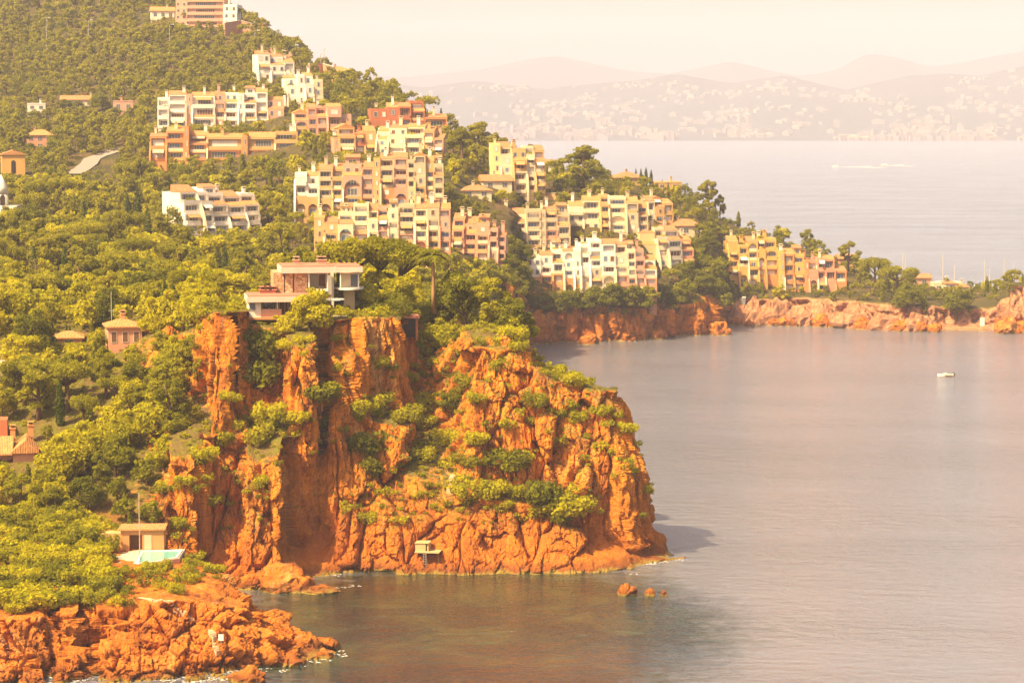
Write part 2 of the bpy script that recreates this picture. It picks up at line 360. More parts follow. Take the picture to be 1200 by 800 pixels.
C_cols = [
 (-260, [('d',385,430,25), (330,525), (280,630), (230,760), (150,970), (60,1140), (-60,1370), ('d',-70,1550,120), ('d',0,2100,-4)]),
 (0,   [('d',385,430,25), (330,525), (280,630), (230,760), (150,970), (60,1140), (-50,1350), ('d',-60,1550,115), ('d',0,2100,-4)]),
 (100, [('d',380,440,25), (330,532), (280,635), (222,775), (140,970), (50,1130), (-20,1290), ('d',-20,1500,105), ('d',0,2000,-4)]),
 (200, [('d',375,450,25), (325,545), (272,690), (215,800), (125,945), (60,1060), (12,1170), ('d',5,1400,105), ('d',0,1900,-4)]),
 (290, [('d',370,455,25), (318,560), (262,700), (200,795), (125,925), (78,1030), (38,1120), ('d',35,1300,90), ('d',0,1800,-4)]),
 (345, [('d',360,460,25), (312,580), (255,690), (192,790), (128,905), (95,985), (72,1060), ('d',75,1220,70), ('d',0,1700,-4)]),
 (380, [('d',355,462,25), (308,590), (255,680), (190,780), (135,880), (112,950), (92,1020), ('d',100,1180,50), ('d',0,1600,-4)]),
 (430, [('d',350,470,25), (302,610), (252,672), (190,775), (148,850), (125,905), (104,970), ('d',120,1100,30), ('d',0,1400,-4)]),
 (520, [('d',345,490,20), (308,630), (256,672), (195,765), (172,815), (160,845), (152,885), ('d',165,1000,20), ('d',0,1250,-4)]),
 (560, [('d',350,520,12), (316,640), (266,690), (212,765), (190,800), (176,835), (168,868), ('d',185,960,15), ('d',0,1150,-4)]),
 (600, [('d',400,600,-3), (322,652), (278,696), (228,760), (205,795), (188,830), (180,858), ('d',200,940,10), ('d',0,1080,-4)]),
 (625, [U(406), s_(404), (362,700.5), (335,708), (262,748), (222,785), (200,835), ('d',215,910,10), ('d',0,1020,-4)]),
 (660, [U(404), s_(402), (362,704), (338,712), (264,746), (224,782), (206,842), ('d',225,910,10), ('d',0,1000,-4)]),
 (700, [U(403), s_(401), (364,706), (345,713), (270,745), (228,785), (212,848), ('d',230,910,8), ('d',0,990,-4)]),
 (758, [U(400), s_(398), (366,712), (345,722), (275,750), (232,795), (218,850), ('d',236,905,8), ('d',0,970,-4)]),
 (766, [U(398), s_(395), (366,721), (342,729), (280,752), (236,798), (222,850), ('d',240,905,8), ('d',0,965,-4)]),
 (800, [U(396), s_(394), (364,724), (338,735), (285,762), (252,805), (236,850), ('d',255,900,6), ('d',0,955,-4)]),
 (840, [U(393), s_(391), (366,733), (345,742), (295,772), (270,808), (255,845), ('d',272,895,5), ('d',0,940,-4)]),
 (854, [U(382), s_(380), (374,767), (358,772), (330,788), (285,812), (262,842), ('d',280,890,5), ('d',0,930,-4)]),
 (868, [U(381), s_(379), (374,770), (349,775), (338,788), (292,812), (268,842), ('d',285,885,4), ('d',0,925,-4)]),
 (920, [U(381), s_(379), (374,770), (349,775), (342,788), (302,812), (284,840), ('d',300,875,3), ('d',0,915,-4)]),
 (980, [U(383), s_(381), (372,764), (352,769), (344,785), (322,806), (304,835), ('d',318,865,2), ('d',0,900,-4)]),
 (1040, [U(387), s_(385), (374,752), (356,757), (350,772), (341,796), (332,826), ('d',340,850,1), ('d',0,880,-4)]),
 (1090, [U(389), s_(387), (377,746), (358,751), (353,766), (347,790), (338,820), ('d',344,845,1), ('d',0,875,-4)]),
 (1112, [U(389), s_(387), (381,748), (362,753), (356,766), (349,788), (340,818), ('d',346,840,1), ('d',0,875,-4)]),
 (1170, [U(390), s_(388), (382,745), (360,751), (350,763), (346,786), (340,818), ('d',346,840,1), ('d',0,875,-4)]),
 (1182, [U(391), s_(389), (366,741), (332,748), (332,760), (344,784), (340,818), ('d',346,840,1), ('d',0,875,-4)]),
 (1230, [U(392), s_(390), (366,740), (335,747), (330,760), (344,784), (340,818), ('d',346,840,1), ('d',0,875,-4)]),
 (1340, [U(392), s_(390), (370,741), (350,750), (345,762), (346,786), (340,818), ('d',346,840,1), ('d',0,875,-4)]),
]
SC0 = loft(C_cols, np.concatenate([np.arange(-260, 600, 5), np.arange(600, 1340.1, 1.5)]), [3, 34, 26, 34, 24, 22, 22, 8, 8])
SC = rockify(SC0, 1.1, 1.9, .8, .27, 200, .16, .42)
MAQUIS = ground_material('dry_scrub_soil', (.06,.055,.018), (.10,.075,.028), (.19,.115,.05))
r_, c_ = SC.shape[:2]
cz = (SC0[:-1, :-1] + SC0[1:, 1:]) / 2; pp = proj(cz)
rowi = np.arange(r_ - 1)[:, None] + np.zeros((1, c_ - 1))
shore = (pp[..., 0] > 596) & (rowi < 3 + 34 + 26) & (pp[..., 1] > 335)
mi = np.where(shore, np.where(pp[..., 0] < 858, 1, 2), 0).astype(int)
mi = np.where((pp[..., 0] > 1118) & (pp[..., 1] > 372) & shore & (pp[...,0] > 1165), 1, mi)
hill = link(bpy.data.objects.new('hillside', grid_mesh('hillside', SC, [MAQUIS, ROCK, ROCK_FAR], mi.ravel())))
tag(hill, kind='structure')

# far shore: two ranges across the bay
def far_range(name, D0, D1, y_foot, pts, seed, rough):
    xs = np.linspace(-1500, 2600, 330); n = 40
    crest = np.interp(xs, [p[0] for p in pts], [p[1] for p in pts])
    S = np.zeros((n + 3, len(xs), 3))
    for i in range(n + 3):
        t = min(i / n, 1.0); D = D0 + (D1 - D0) * t
        for j, x in enumerate(xs):
            zc = at(600, crest[j], D1)[2]; z = 2 + zc * (t ** 1.15)
            if i == 0: z = -4
            if i > n: D = D1 + (i - n) * 500; z = zc * .6 if i == n + 1 else -4
            S[i, j] = ((x - 600) / FPX * D0 * (1 + .25 * t), D, z)
    p = S.reshape(-1, 3); k = sstep(0, 40, p[:, 2])
    p[:, 2] += k * rough * fbm(p * np.array([.0016, .0016, 0]) + seed, 5, seed)
    return link(bpy.data.objects.new(name, grid_mesh(name, S, [FARM])))
FARM = ground_material('far_wooded_slope', (.030,.040,.046), (.045,.056,.062), (.08,.082,.08))
far1 = far_range('far_coast_hills', seaD(165), 9000, 165,
   [(-1500,60), (300,70), (440,92), (500,104), (560,96), (640,108), (720,102), (790,90), (850,98), (910,84), (980,100), (1060,90), (1130,96), (1200,80), (1500,70), (2600,80)], 3, 46)
far2 = far_range('far_mountain_ridge', 9400, 11600, 140,
   [(-1500,40), (300,70), (470,90), (560,82), (650,66), (720,80), (780,86), (850,71), (930,88), (975,82), (1010,66), (1080,80), (1200,60), (1400,40), (2600,60)], 9, 30)
for o in (far1, far2): tag(o, kind='structure')

# sea
wm = NT('sea_water'); P = wm.pos()
wv = wm.mapping(P, (1, 1.9, 1), (0, 0, .25))
hh = wm.math('ADD', wm.math('MULTIPLY', wm.noise(wv, .22, 3, .6), 1.0), wm.math('MULTIPLY', wm.noise(wv, .9, 3, .6), .45))
hh = wm.math('ADD', hh, wm.math('MULTIPLY', wm.noise(wv, 3.0, 2, .6), .16))
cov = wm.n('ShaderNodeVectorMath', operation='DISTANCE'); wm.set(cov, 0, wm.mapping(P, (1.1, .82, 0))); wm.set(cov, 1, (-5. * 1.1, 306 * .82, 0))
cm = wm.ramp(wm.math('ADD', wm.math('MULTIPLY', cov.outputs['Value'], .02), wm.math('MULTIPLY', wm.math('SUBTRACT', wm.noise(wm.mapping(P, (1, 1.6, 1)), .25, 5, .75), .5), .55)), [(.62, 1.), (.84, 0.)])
seabed_refl = wm.ramp(wm.noise(P, .07, 5, .6, .8), [(.36, (.005,.013,.008)), (.52, (.013,.032,.017)), (.66, (.05,.068,.022))])  # weedy seabed, with the cliff's dark reflection painted into the cove colour
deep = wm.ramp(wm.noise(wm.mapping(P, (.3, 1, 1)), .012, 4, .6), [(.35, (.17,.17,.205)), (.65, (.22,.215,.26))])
hh = wm.math('MULTIPLY', hh, wm.ramp(wm.noise(wm.mapping(P, (.35, 1, 1), (0, 0, .3)), .03, 4, .6), [(.3, .45), (.7, 1.25)]))
nb = wm.bump(hh, .9, 1.3)
wd = wm.n('ShaderNodeBsdfDiffuse', inp={0: wm.mix(cm, deep, seabed_refl), 'Normal': nb}); wg = wm.n('ShaderNodeBsdfGlossy', inp={0: (.92,.96,1.0), 'Roughness': .13, 'Normal': nb})
fr = wm.n('ShaderNodeFresnel', inp={'IOR': 1.34, 'Normal': nb}); ms = wm.n('ShaderNodeMixShader'); wm.set(ms, 0, wm.math('MULTIPLY', fr.outputs[0], 2.8, clamp=True))
for i_, s_n in ((1, wd), (2, wg)): wm.t.links.new(s_n.outputs[0], ms.inputs[i_])
wm.t.links.new(ms.outputs[0], wm.out.inputs[0])
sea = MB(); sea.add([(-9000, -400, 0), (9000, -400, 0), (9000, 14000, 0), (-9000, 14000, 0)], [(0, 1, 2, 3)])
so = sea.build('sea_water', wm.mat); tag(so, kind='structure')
# ------------------------------------------------------------------ ground lookup
def bvh_of(Ss):
    V = []; F = []; b = 0
    for S in Ss:
        r, c = S.shape[:2]; idx = np.arange(r * c).reshape(r, c) + b
        F.append(np.stack([idx[:-1, :-1], idx[:-1, 1:], idx[1:, 1:], idx[1:, :-1]], -1).reshape(-1, 4)); V.append(S.reshape(-1, 3)); b += r * c
    return BVHTree.FromPolygons(np.concatenate(V).tolist(), np.concatenate(F).tolist())
BV = {'A': bvh_of([SA]), 'B': bvh_of([SB]), 'C': bvh_of([SC]), 'far': None}
BV['all'] = bvh_of([SA, SB, SC])
CAM = Vector((0, 0, CAMZ))
def ground(px, py, which='all'):
    for dy in range(0, 60, 2):
        h = BV[which].ray_cast(CAM, Vector(ray(px, py + dy)).normalized())
        if h[0] is not None: return np.array(h[0])
    return at(px, py, seaD(max(py, 200)))
def drop(x, y, which='all'):
    h = BV[which].ray_cast(Vector((x, y, 400)), Vector((0, 0, -1)))
    return None if h[0] is None else (h[0].z, h[1])

# ------------------------------------------------------------------ building materials
def stucco(name, c, stain=.25):
    t = NT(name); P = t.n('ShaderNodeTexCoord').outputs['Object']
    dark = tuple(v * .72 for v in c)
    k = t.mix(t.ramp(t.noise(t.mapping(P, (1, 1, .25)), .55, 5, .7), [(.45, 0.), (.75, stain * 2.4)]), c, dark)
    k = t.mix(t.ramp(t.noise(P, .13, 3), [(.4, .28), (.6, 0.)]), k, tuple(min(1, v * 1.12) for v in c))
    t.principled(k, .88, t.bump(t.noise(P, 5, 3), .3, .03), .15); return t.mat
CW = {'w': stucco('white_stucco', (.74,.67,.59)), 'k': stucco('pink_lit_fascia', (.66,.48,.40)), 'c': stucco('cream_stucco', (.66,.54,.37)), 'b': stucco('beige_stucco', (.52,.40,.26)),  # white fascia: the pinkish light on its front is put into the colour
      'o': stucco('ochre_stucco', (.54,.33,.14)), 'r': stucco('orange_stucco', (.55,.245,.095)), 'p': stucco('pink_stucco', (.56,.31,.22)),
      's': stucco('salmon_stucco', (.58,.28,.18)), 'd': stucco('red_stucco', (.43,.15,.075)), 'y': stucco('yellow_stucco', (.66,.52,.25)),
      'g': stucco('grey_render', (.42,.37,.31)), 'a': stucco('amber_stucco', (.62,.36,.11))}
def flatmat(name, c, rough=.6, spec=.3, **kw):
    t = NT(name); P = t.n('ShaderNodeTexCoord').outputs['Object']
    k = t.mix(t.ramp(t.noise(P, 1.7, 4, .7), [(.35, .3), (.65, 0.)]), c, tuple(v * .7 for v in c))
    t.principled(k, rough, None, spec, **kw); return t.mat
def tile_mat(name, c1, c2):
    t = NT(name); P = t.n('ShaderNodeTexCoord').outputs['Object']
    k = t.ramp(t.noise(P, 2.3, 4, .75), [(.35, c1), (.6, c2), (.8, tuple(min(1, v * 1.4) for v in c2))])
    wv = t.n('ShaderNodeTexWave', inp={'Vector': P, 'Scale': 1.3, 'Distortion': .4}); wv.bands_direction = 'X'
    t.principled(k, .85, t.bump(wv.outputs['Fac'], .8, .08), .2); return t.mat
TILE = tile_mat('terracotta_tile', (.33,.13,.06), (.52,.25,.11)); TILE2 = tile_mat('orange_tile', (.42,.17,.06), (.60,.29,.11))
REDROOF = flatmat('red_roof_screed', (.47,.19,.13), .9, .1)
GLASS = flatmat('window_glass', (.12,.13,.15), .12, .5); SHUT = flatmat('white_blind', (.72,.66,.58)); BLUE = flatmat('blue_shutter', (.16,.22,.33))
BROWN = flatmat('brown_shutter', (.16,.075,.04)); FRAME = flatmat('window_frame', (.62,.55,.46)); DARK = flatmat('dark_interior', (.05,.035,.028), .9, .05)
METAL = flatmat('grey_metal', (.35,.32,.29), .45, .5); CONC = flatmat('pale_concrete', (.50,.42,.33), .9, .1); WHITE = flatmat('white_paint', (.80,.76,.70), .4, .4)
_wc = {}
def window_mesh(w, h, kind):
    key = (round(w * 5) / 5, round(h * 5) / 5, kind)
    if key not in _wc:
        w, h = key[0], key[1]; m = MB(); f = .09
        m.box(-w/2, -w/2+f, -.05, .06, 0, h, 0).box(w/2-f, w/2, -.05, .06, 0, h, 0).box(-w/2+f, w/2-f, -.05, .06, 0, f, 0).box(-w/2+f, w/2-f, -.05, .06, h-f, h, 0)
        n = max(1, int(round(w / .95)))
        for i in range(1, n):
            x = -w/2 + w * i / n; m.box(x-.04, x+.04, -.05, .06, f, h-f, 0)
        m.box(-w/2+f, w/2-f, .0, .05, f, h-f, 1)
        _wc[key] = m.mesh('window', [FRAME, {'g': GLASS, 's': SHUT, 'b': BLUE, 'n': BROWN}[kind]])
    return _wc[key]
def add_window(root, x, y, z, w, h, kind='g', rz=0, split=False):
    if split:                                   # near houses: the frame is the part, its pane a piece of it
        me = window_mesh(w, h, kind); o = bpy.data.objects.new('window', me); o.location = (x, y, z); o.rotation_euler = (0, 0, rz); link(o, root)
        m = MB(); m.box(-w/2+.12, w/2-.12, -.03, -.012, .12, h-.12); m.build('pane', {'g': GLASS, 's': SHUT, 'b': BLUE, 'n': BROWN}[kind], o); return o
    o = bpy.data.objects.new('window', window_mesh(w, h, kind)); o.location = (x, y, z); o.rotation_euler = (0, 0, rz)
    return link(o, root)
def add_chimney(root, x, y, z, h, mat, w=.8):
    m = MB(); m.box(-w/2, w/2, -w/2, w/2, 0, h).box(-w*.68, w*.68, -w*.68, w*.68, h, h+.18).box(-w*.3, w*.3, -w*.3, w*.3, h+.18, h+.5, 1).box(-w*.6, w*.6, -w*.6, w*.6, h+.5, h+.62)
    o = m.build('chimney', [mat, DARK], root); o.location = (x, y, z); return o

ROOFS = []   # roof terraces that carry planting
RECTS = []      # picture rectangles of the buildings, so that trees do not stand in front of them
def floor_piece(m, x0, x1, yf, z, fh, kind, rec):
    """front zone of one storey between facade yf and core yf+rec"""
    pw = min(.42, (x1 - x0) * .12); yb = yf + rec
    if kind in 'LAD':
        m.box(x0, x0+pw, yf, yb, z, z+fh).box(x1-pw, x1, yf, yb, z, z+fh)
        m.box(x0+pw, x1-pw, yf+.02, yb, z, z+.22)
        if kind == 'A':
            a = (x1 - x0) / 2 - pw; xc = (x0 + x1) / 2; hs = fh * .38; ry = min(fh * .5, a * 1.1)
            arc = [(xc - a * math.cos(t), z + hs + ry * math.sin(t)) for t in np.linspace(0, math.pi, 13)]
            m.prism_xz([(x0+pw, z+fh), *arc, (x1-pw, z+fh)][::-1], yf+.01, yf+.36)
        else: m.box(x0+pw, x1-pw, yf+.01, yf+.35, z+fh*.86, z+fh)
    else:
        m.box(x0, x1, yf, yb, z, z+fh)
def block(name, label, cat, rz, pyb, fhp, bays, depth=9, step=.55, seed=1, fins=True, rec=.8, group=None, base=None, mix='gsnbsg', foot=6):
    """bays: (px0, px1, pytop, pattern, wall colour, roof, y offset)"""
    R = random.Random(seed); px0, px1 = bays[0][0], bays[-1][1]
    P = base if base is not None else ground((px0 + px1) / 2, pyb)
    m = P[1] / FPX; fh = fhp * m; cs = math.cos(rz); xm = (px0 + px1) / 2
    root = empty(name, P, rz); tag(root, label, cat, group)
    RECTS.append((px0 - 2, min(b[2] for b in bays) - 3, px1 + 2, pyb, P[1]))
    for bi, b in enumerate(bays):
        bx0, bx1, bt, pat, cw, roof = b[:6]; bt += R.uniform(-2, 2) if bx1 - bx0 > 8 else 0; yo = b[6] if len(b) > 6 else R.uniform(-1.2, 1.4)
        x0 = (bx0 - xm) * m / cs; x1 = (bx1 - xm) * m / cs; n = max(1, int(round((pyb - bt) / fhp))); H = (pyb - bt) * m; f = H / n
        wall = MB(); y_top = yo
        cl = cw if len(cw) > 1 else cw * 2; back = R.uniform(1.8, 3.0) if n >= 3 and bx1 - bx0 > 9 and R.random() < .6 else 0; skip = False
        for part in (0, 1):                                   # lower / upper colour
            wl = MB(); lo = 0 if part == 0 else (n // 2 if len(cw) > 1 else n); hi = (n // 2 if len(cw) > 1 else n) if part == 0 else n
            if hi <= lo: continue
            for k in range(lo, hi):
                kd = pat[k % len(pat)]; yf = yo + step * k + (back if k == n - 1 else 0); z = k * f
                wl.box(x0, x1, yf + rec, yo + step * n + rec + depth + back, z, z + f)
                w = x1 - x0; xc = (x0 + x1) / 2; K = R.choice(mix)
                if back and k == n - 1:                      # set-back top storey over a tiled skirt or a planted terrace
                    if R.random() < .55:
                        sk_ = MB(); sk_.prism_yz([(yf - back - .35, z + .003), (yf - back - .35, z + .14), (yf + .02, z + 1.15), (yf + .02, z + .003)], x0 - .1, x1 + .1); sk_.build('roof', R.choice([TILE, TILE2]), root)
                    else:
                        sk_ = MB(); sk_.box(x0, x1, yf - back - step, yf - back - step + .18, z, z + .85); sk_.build('parapet', CW[cl[part]], root); lx, ly = R.uniform(x0 + .6, x1 - .6), yf - back * .6
                        ROOFS.append((P[0] + lx * cs - ly * math.sin(rz), P[1] + lx * math.sin(rz) + ly * cs, P[2] + z + .02, label))
                if skip: skip = False; continue
                if kd == 'H' and k + 1 < hi:
                    floor_piece(wl, x0, x1, yf, z, 2 * f, 'A', rec); skip = True; add_window(root, xc, yf + rec - .03, z + .24, w * .55, f * .7, K); add_window(root, xc, yf + rec + step - .03, z + f + .24, w * .45, f * .6, K); continue
                floor_piece(wl, x0, x1, yf, z, f, 'A' if kd == 'H' else kd, rec if kd != 'B' else rec - .02)
                if kd == 'L' and w > 2.5 and R.random() < .13:
                    aw = MB(); aw.prism_yz([(yf - .02, z + f * .86), (yf - 1.3, z + f * .62), (yf - 1.3, z + f * .66), (yf - .02, z + f * .92)], x0 + w * .16, x1 - w * .16); aw.build('awning', R.choice([SHUT, TILE2, CW['r'], CW['b']]), root)
                if kd in 'LAD':
                    ww = w * R.uniform(.5, .72); add_window(root, xc + R.uniform(-.08, .08) * w, yf + rec - .03, z + .24, ww, f * .68, K)
                    if kd != 'D' :
                        bm = MB(); pw = min(.42, w * .12); ph = min(.95, f * .34); hang = R.choice([0, 0, .35])
                        bm.box(x0 + pw + .01, x1 - pw - .01, yf - .12 - hang, yf + .02, z - .05, z + ph)
                        if hang: bm.box(x0+pw+.01, x1-pw-.01, yf+.02-hang, yf-.01, z-.06, z+.16)
                        bm.build('balcony', CW[R.choice([cl[part], cl[part], 'c', 'o'])] if R.random() < .5 else CW[cl[part]], root)
                elif kd == 'B':
                    add_window(root, xc, yf - .03, z + .2, w * .5, f * .7, K)
                    bm = MB(); bm.box(x0 + .15, x1 - .15, yf - 1.3, yf - .01, z - .1, z + .14).box(x0+.15, x1-.15, yf-1.3, yf-1.16, z+.14, z+.95).box(x0+.15, x0+.28, yf-1.16, yf-.01, z+.14, z+.95).box(x1-.28, x1-.15, yf-1.16, yf-.01, z+.14, z+.95)
                    bm.build('balcony', CW[cl[part]], root)
                elif kd == 'W':
                    nw = 2 if w > 4 else 1
                    for i in range(nw):
                        add_window(root, x0 + w * (i + .5) / nw + R.uniform(-.2, .2), yf - .03, z + f * .3, min(1.2, w * .3), f * .5, R.choice(mix))
            if part == 0: wl.box(x0 + .05, x1 - .05, yo + .06, yo + depth, -foot, -.001)
            wl.build('wall', CW[cl[part]], root)
        # roof
        yr = yo + step * n + back; yk = yr + rec + depth; rf = MB(); w = x1 - x0
        if roof == 't':
            a = R.uniform(1.1, 1.9); rf.prism_yz([(yr - .45, H + .003), (yr - .45, H + .16), (yr + 5.2, H + a + .16), (yr + 5.2, H + .003)], x0 - .12 , x1 + .12); rf.build('roof', R.choice([TILE, TILE2]), root)
        elif roof == 'g':
            rf.prism_xz([(x0 - .3, H + .003), (x1 + .3, H + .003), (x1 + .3, H + .2), ((x0 + x1) / 2, H + .26 * w + .2), (x0 - .3, H + .2)], yr - .4, yk + .2); rf.build('roof', R.choice([TILE, TILE2]), root)
        elif roof == 'p':                                      # terrace with a set-back penthouse and lean-to tiles
            rf.box(x0, x1, yr, yr + .2, H, H + .8).box(x0, x0 + .2, yr + .2, yr + 3, H, H + .8).box(x1 - .2, x1, yr + .2, yr + 3, H, H + .8); rf.build('parapet', CW[cl[1]], root)
            r2 = MB(); r2.box(x0 + w * .12, x1 - w * .12, yr + 3, yr + rec + depth - .5, H + .002, H + f * .8); r2.build('penthouse', CW[cl[1]], root)
            add_window(root, (x0 + x1) / 2, yr + 2.97, H + .1, w * .42, f * .6, 'g')
            r3 = MB(); r3.prism_yz([(yr + 2.5, H + f * .8 + .003), (yr + 2.5, H + f * .8 + .15), (yr + 6.5, H + f * .8 + 1.0), (yr + 6.5, H + f * .8 + .003)], x0 + w * .06, x1 - w * .06); r3.build('roof', TILE, root)
        else:
            rf.box(x0, x1, yr, yr + .22, H, H + .55).box(x0, x0 + .22, yr + .22, yk, H, H + .55).box(x1 - .22, x1, yr + .22, yk, H, H + .55).box(x0 + .22, x1 - .22, yk - .2, yk, H, H + .55); rf.build('parapet', CW[cl[1]], root)
        if roof in 'fp' and R.random() < .6:
            for q_ in range(R.randint(1, 2)):
                lx, ly = R.uniform(x0 + .5, x1 - .5), yr + R.uniform(.8, 1.6); ROOFS.append((P[0] + lx * cs - ly * math.sin(rz), P[1] + lx * math.sin(rz) + ly * cs, P[2] + H + .02, label))
        rp_ = [c for c in root.children if c.name.startswith('roof')] if roof in 'tg' else []
        if R.random() < .75: add_chimney(rp_[-1] if rp_ else root, R.uniform(x0 + .8, x1 - .8) if w > 2 else (x0 + x1) / 2, yr + R.uniform(2.5, 5.5), H, R.uniform(1.6, 2.8) + (1 if roof in 'tg' else 0), CW[R.choice(['c', 'w', cl[1]])], R.uniform(.7, 1.1))
        # sculpted fin wall between bays
        if fins and R.random() < .8 and w > 2:
            hf = H * R.uniform(.75, 1.0) + R.uniform(0, 1.6); e = R.uniform(.9, 2.0); top = yr + R.uniform(.8, 3.2)
            pts = [(yo - e * (1 - t) ** 1.3 - .25 + (top - yo + .25) * t ** 2.6, hf * t) for t in np.linspace(0, 1, 9)]
            fb = MB(); fb.prism_yz([(yo + .3, -foot), (yo - e - .25, -foot)][::-1] and [(yo - e - .25, -foot)] + pts + [(top + 1.2, hf), (top + 1.2, hf * .7), (yo + 1.1, 0), (yo + 1.1, -foot)], x0 - .26, x0 + .24)
            fb.build('buttress', CW[R.choice([cl[1], cl[0], 'c'])], root)
    return root

def house(name, label, rz, px0, px1, pyb, pyt, cw, roof='hip', depth=7, nf=2, tile=None, wins='g', cat='house', group=None, arch=False, foot=5, rise=.28, chim=True, seed=0, nwin=None):
    R = random.Random(seed + px0); P = ground((px0 + px1) / 2, pyb); m = P[1] / FPX; W = (px1 - px0) * m / math.cos(rz); HH = (pyb - pyt) * m
    root = empty(name, P, rz); tag(root, label, cat, group); RECTS.append((px0 - 1, pyt - 2, px1 + 1, pyb, P[1]))
    rh = min(rise * min(W, depth), HH * .45) if roof in ('hip', 'gable') else .5; H = HH - rh; w = W / 2
    b = MB(); b.box(-w, w, 0, depth, -foot, H); b.build('wall', CW[cw], root)
    t = tile or TILE; r = MB(); o = .45
    if roof == 'hip':
        k = min(w, depth / 2) * .95
        V = [(-w-o, -o, H+.01), (w+o, -o, H+.01), (w+o, depth+o, H+.01), (-w-o, depth+o, H+.01), (-w-o, -o, H+.2), (w+o, -o, H+.2), (w+o, depth+o, H+.2), (-w-o, depth+o, H+.2), (-w-o+k, depth/2, H+rh), (w+o-k, depth/2, H+rh)]
        r.add(V, [(3,2,1,0), (0,1,5,4), (1,2,6,5), (2,3,7,6), (3,0,4,7), (4,5,9,8), (6,7,8,9), (5,6,9), (7,4,8)]); r.build('roof', t, root)
    elif roof == 'gable':
        r.prism_yz([(-o, H+.01), (depth+o, H+.01), (depth+o, H+.18), (depth/2, H+rh), (-o, H+.18)], -w-o, w+o); r.build('roof', t, root)
    elif roof == 'front':
        r.prism_xz([(-w-o, H+.01), (w+o, H+.01), (w+o, H+.18), (0, H+rh+w*.3), (-w-o, H+.18)], -o, depth+o); r.build('roof', t, root)
    else:
        r.box(-w-.1, w+.1, -.1, depth+.1, H+.005, H+.5); r.build('roof', CW[cw] if tile is None else tile, root)
    f = H / nf; n = nwin or max(1, int(W / 3.2))
    for k in range(nf):
        for i in range(n):
            x = -w + W * (i + .5) / n; wd = min(1.5, W / n * .5)
            if arch:
                am = MB(); hh = f * .62; pts = [(-wd/2, 0), (wd/2, 0)] + [(wd/2 * math.cos(a), hh - wd/2 + wd/2 * math.sin(a)) for a in np.linspace(0, math.pi, 9)]
                am.prism_xz(pts, -.06, .06); ao = am.build('window', [DARK], root); ao.location = (x, 0, k * f + f * .12)
            else: add_window(root, x, -.03, k * f + f * .28, wd, f * .52, R.choice(wins), split=True)
    if W > 5:
        for k in range(nf): add_window(root, -w - .03, depth * .4, k * f + f * .3, 1.1, f * .45, R.choice(wins), -math.pi / 2, True)
    if chim: add_chimney([c for c in root.children if c.name.startswith('roof')][0], R.uniform(-w * .5, w * .5), depth * .5, H + rh * .6, 1.3, CW[cw], .7)
    return root
# ------------------------------------------------------------------ the terraced apartment blocks
rad = math.radians
block('apartment_block', 'long white terraced apartment block with chimneys, high on the wooded slope above the orange one', 'apartment block', rad(6), 150, 10.6,
  [(186,199,117,'LLL','w','f'), (199,219,112,'LLLL','w','t'), (219,226,112,'SWWW','p','f',.9), (226,252,111,'LLLL','w','t'), (252,264,110,'WLLW','p','t',.4), (264,279,112,'LLLW','w','f'), (279,286,111,'WWWW','w','f',-.6), (286,300,112,'LLLL','w','p'), (300,313,109,'ALLL','w','t'), (313,332,116,'WWW','p','t',.8)], seed=3, depth=10)
block('apartment_block', 'low red and orange apartment block with long tiled roofs and white blinds', 'apartment block', rad(4), 188, 11.5,
  [(177,196,160,'LLB','r','t'), (196,217,153,'LLL','ar','t',-.6), (217,222,150,'WWWW','r','f',-1), (222,243,160,'LLL','r','t',.4), (243,284,163,'LL','ro','t',.9), (284,290,160,'WW','r','f',-.4), (290,322,163,'LL','ro','t',.7), (322,348,156,'LLL','ao','f',.3)], seed=5, mix='ssgbs', depth=11)
block('apartment_block', 'pink apartment house with stepped tiled roofs, right of the long white block', 'apartment block', rad(10), 160, 10.5,
  [(347,362,134,'LAL','p','g'), (362,372,126,'LLL','s','t'), (372,384,124,'LLLW','p','f'), (384,400,126,'LLB','p','t'), (400,412,136,'LW','p','f',1)], seed=8, depth=9)
block('apartment_block', 'small orange tower house with one big white blind, beside cream flats', 'apartment block', rad(12), 182, 12,
  [(393,398,163,'W','s','f',1), (398,417,152,'LL','o','g',-.3), (417,428,158,'LL','d','t',.6), (428,441,156,'LW','o','t',.8)], seed=9, mix='ssg', depth=8)
block('apartment_block', 'cream block of three storeys with a wide tiled roof below the red villa', 'apartment block', rad(-6), 182, 10,
  [(441,455,154,'WWW','c','t'), (455,475,150,'LWW','c','t'), (475,496,150,'LLL','c','t'), (496,508,155,'LLL','o','t',.5), (508,519,162,'LL','p','t',.8)], seed=10, depth=9)
block('apartment_block', 'large ochre apartment cluster with arches at its foot and sweeping curved buttresses', 'apartment block', rad(3), 254, 11.2,
  [(346,360,205,'HALB','ow','f'), (360,374,206,'HLLW','ow','t'), (374,390,198,'HLLLL','ob','t',-.3), (390,402,200,'LLLLL','o','t'), (402,424,194,'LLHLW','op','p',.2), (424,438,196,'DLLL','rp','t',.7), (438,446,188,'WWWWWW','o','f',-.5), (446,462,188,'LLWLL','rb','t',.2), (462,478,186,'LHLLL','sp','t',.6), (478,486,190,'LLWLL','b','f',-.6), (486,499,184,'LLLWW','ob','g',-.2), (499,509,192,'WLLLL','o','t',.5), (509,520,194,'LLLLL','b','p',0)], seed=12, depth=9)
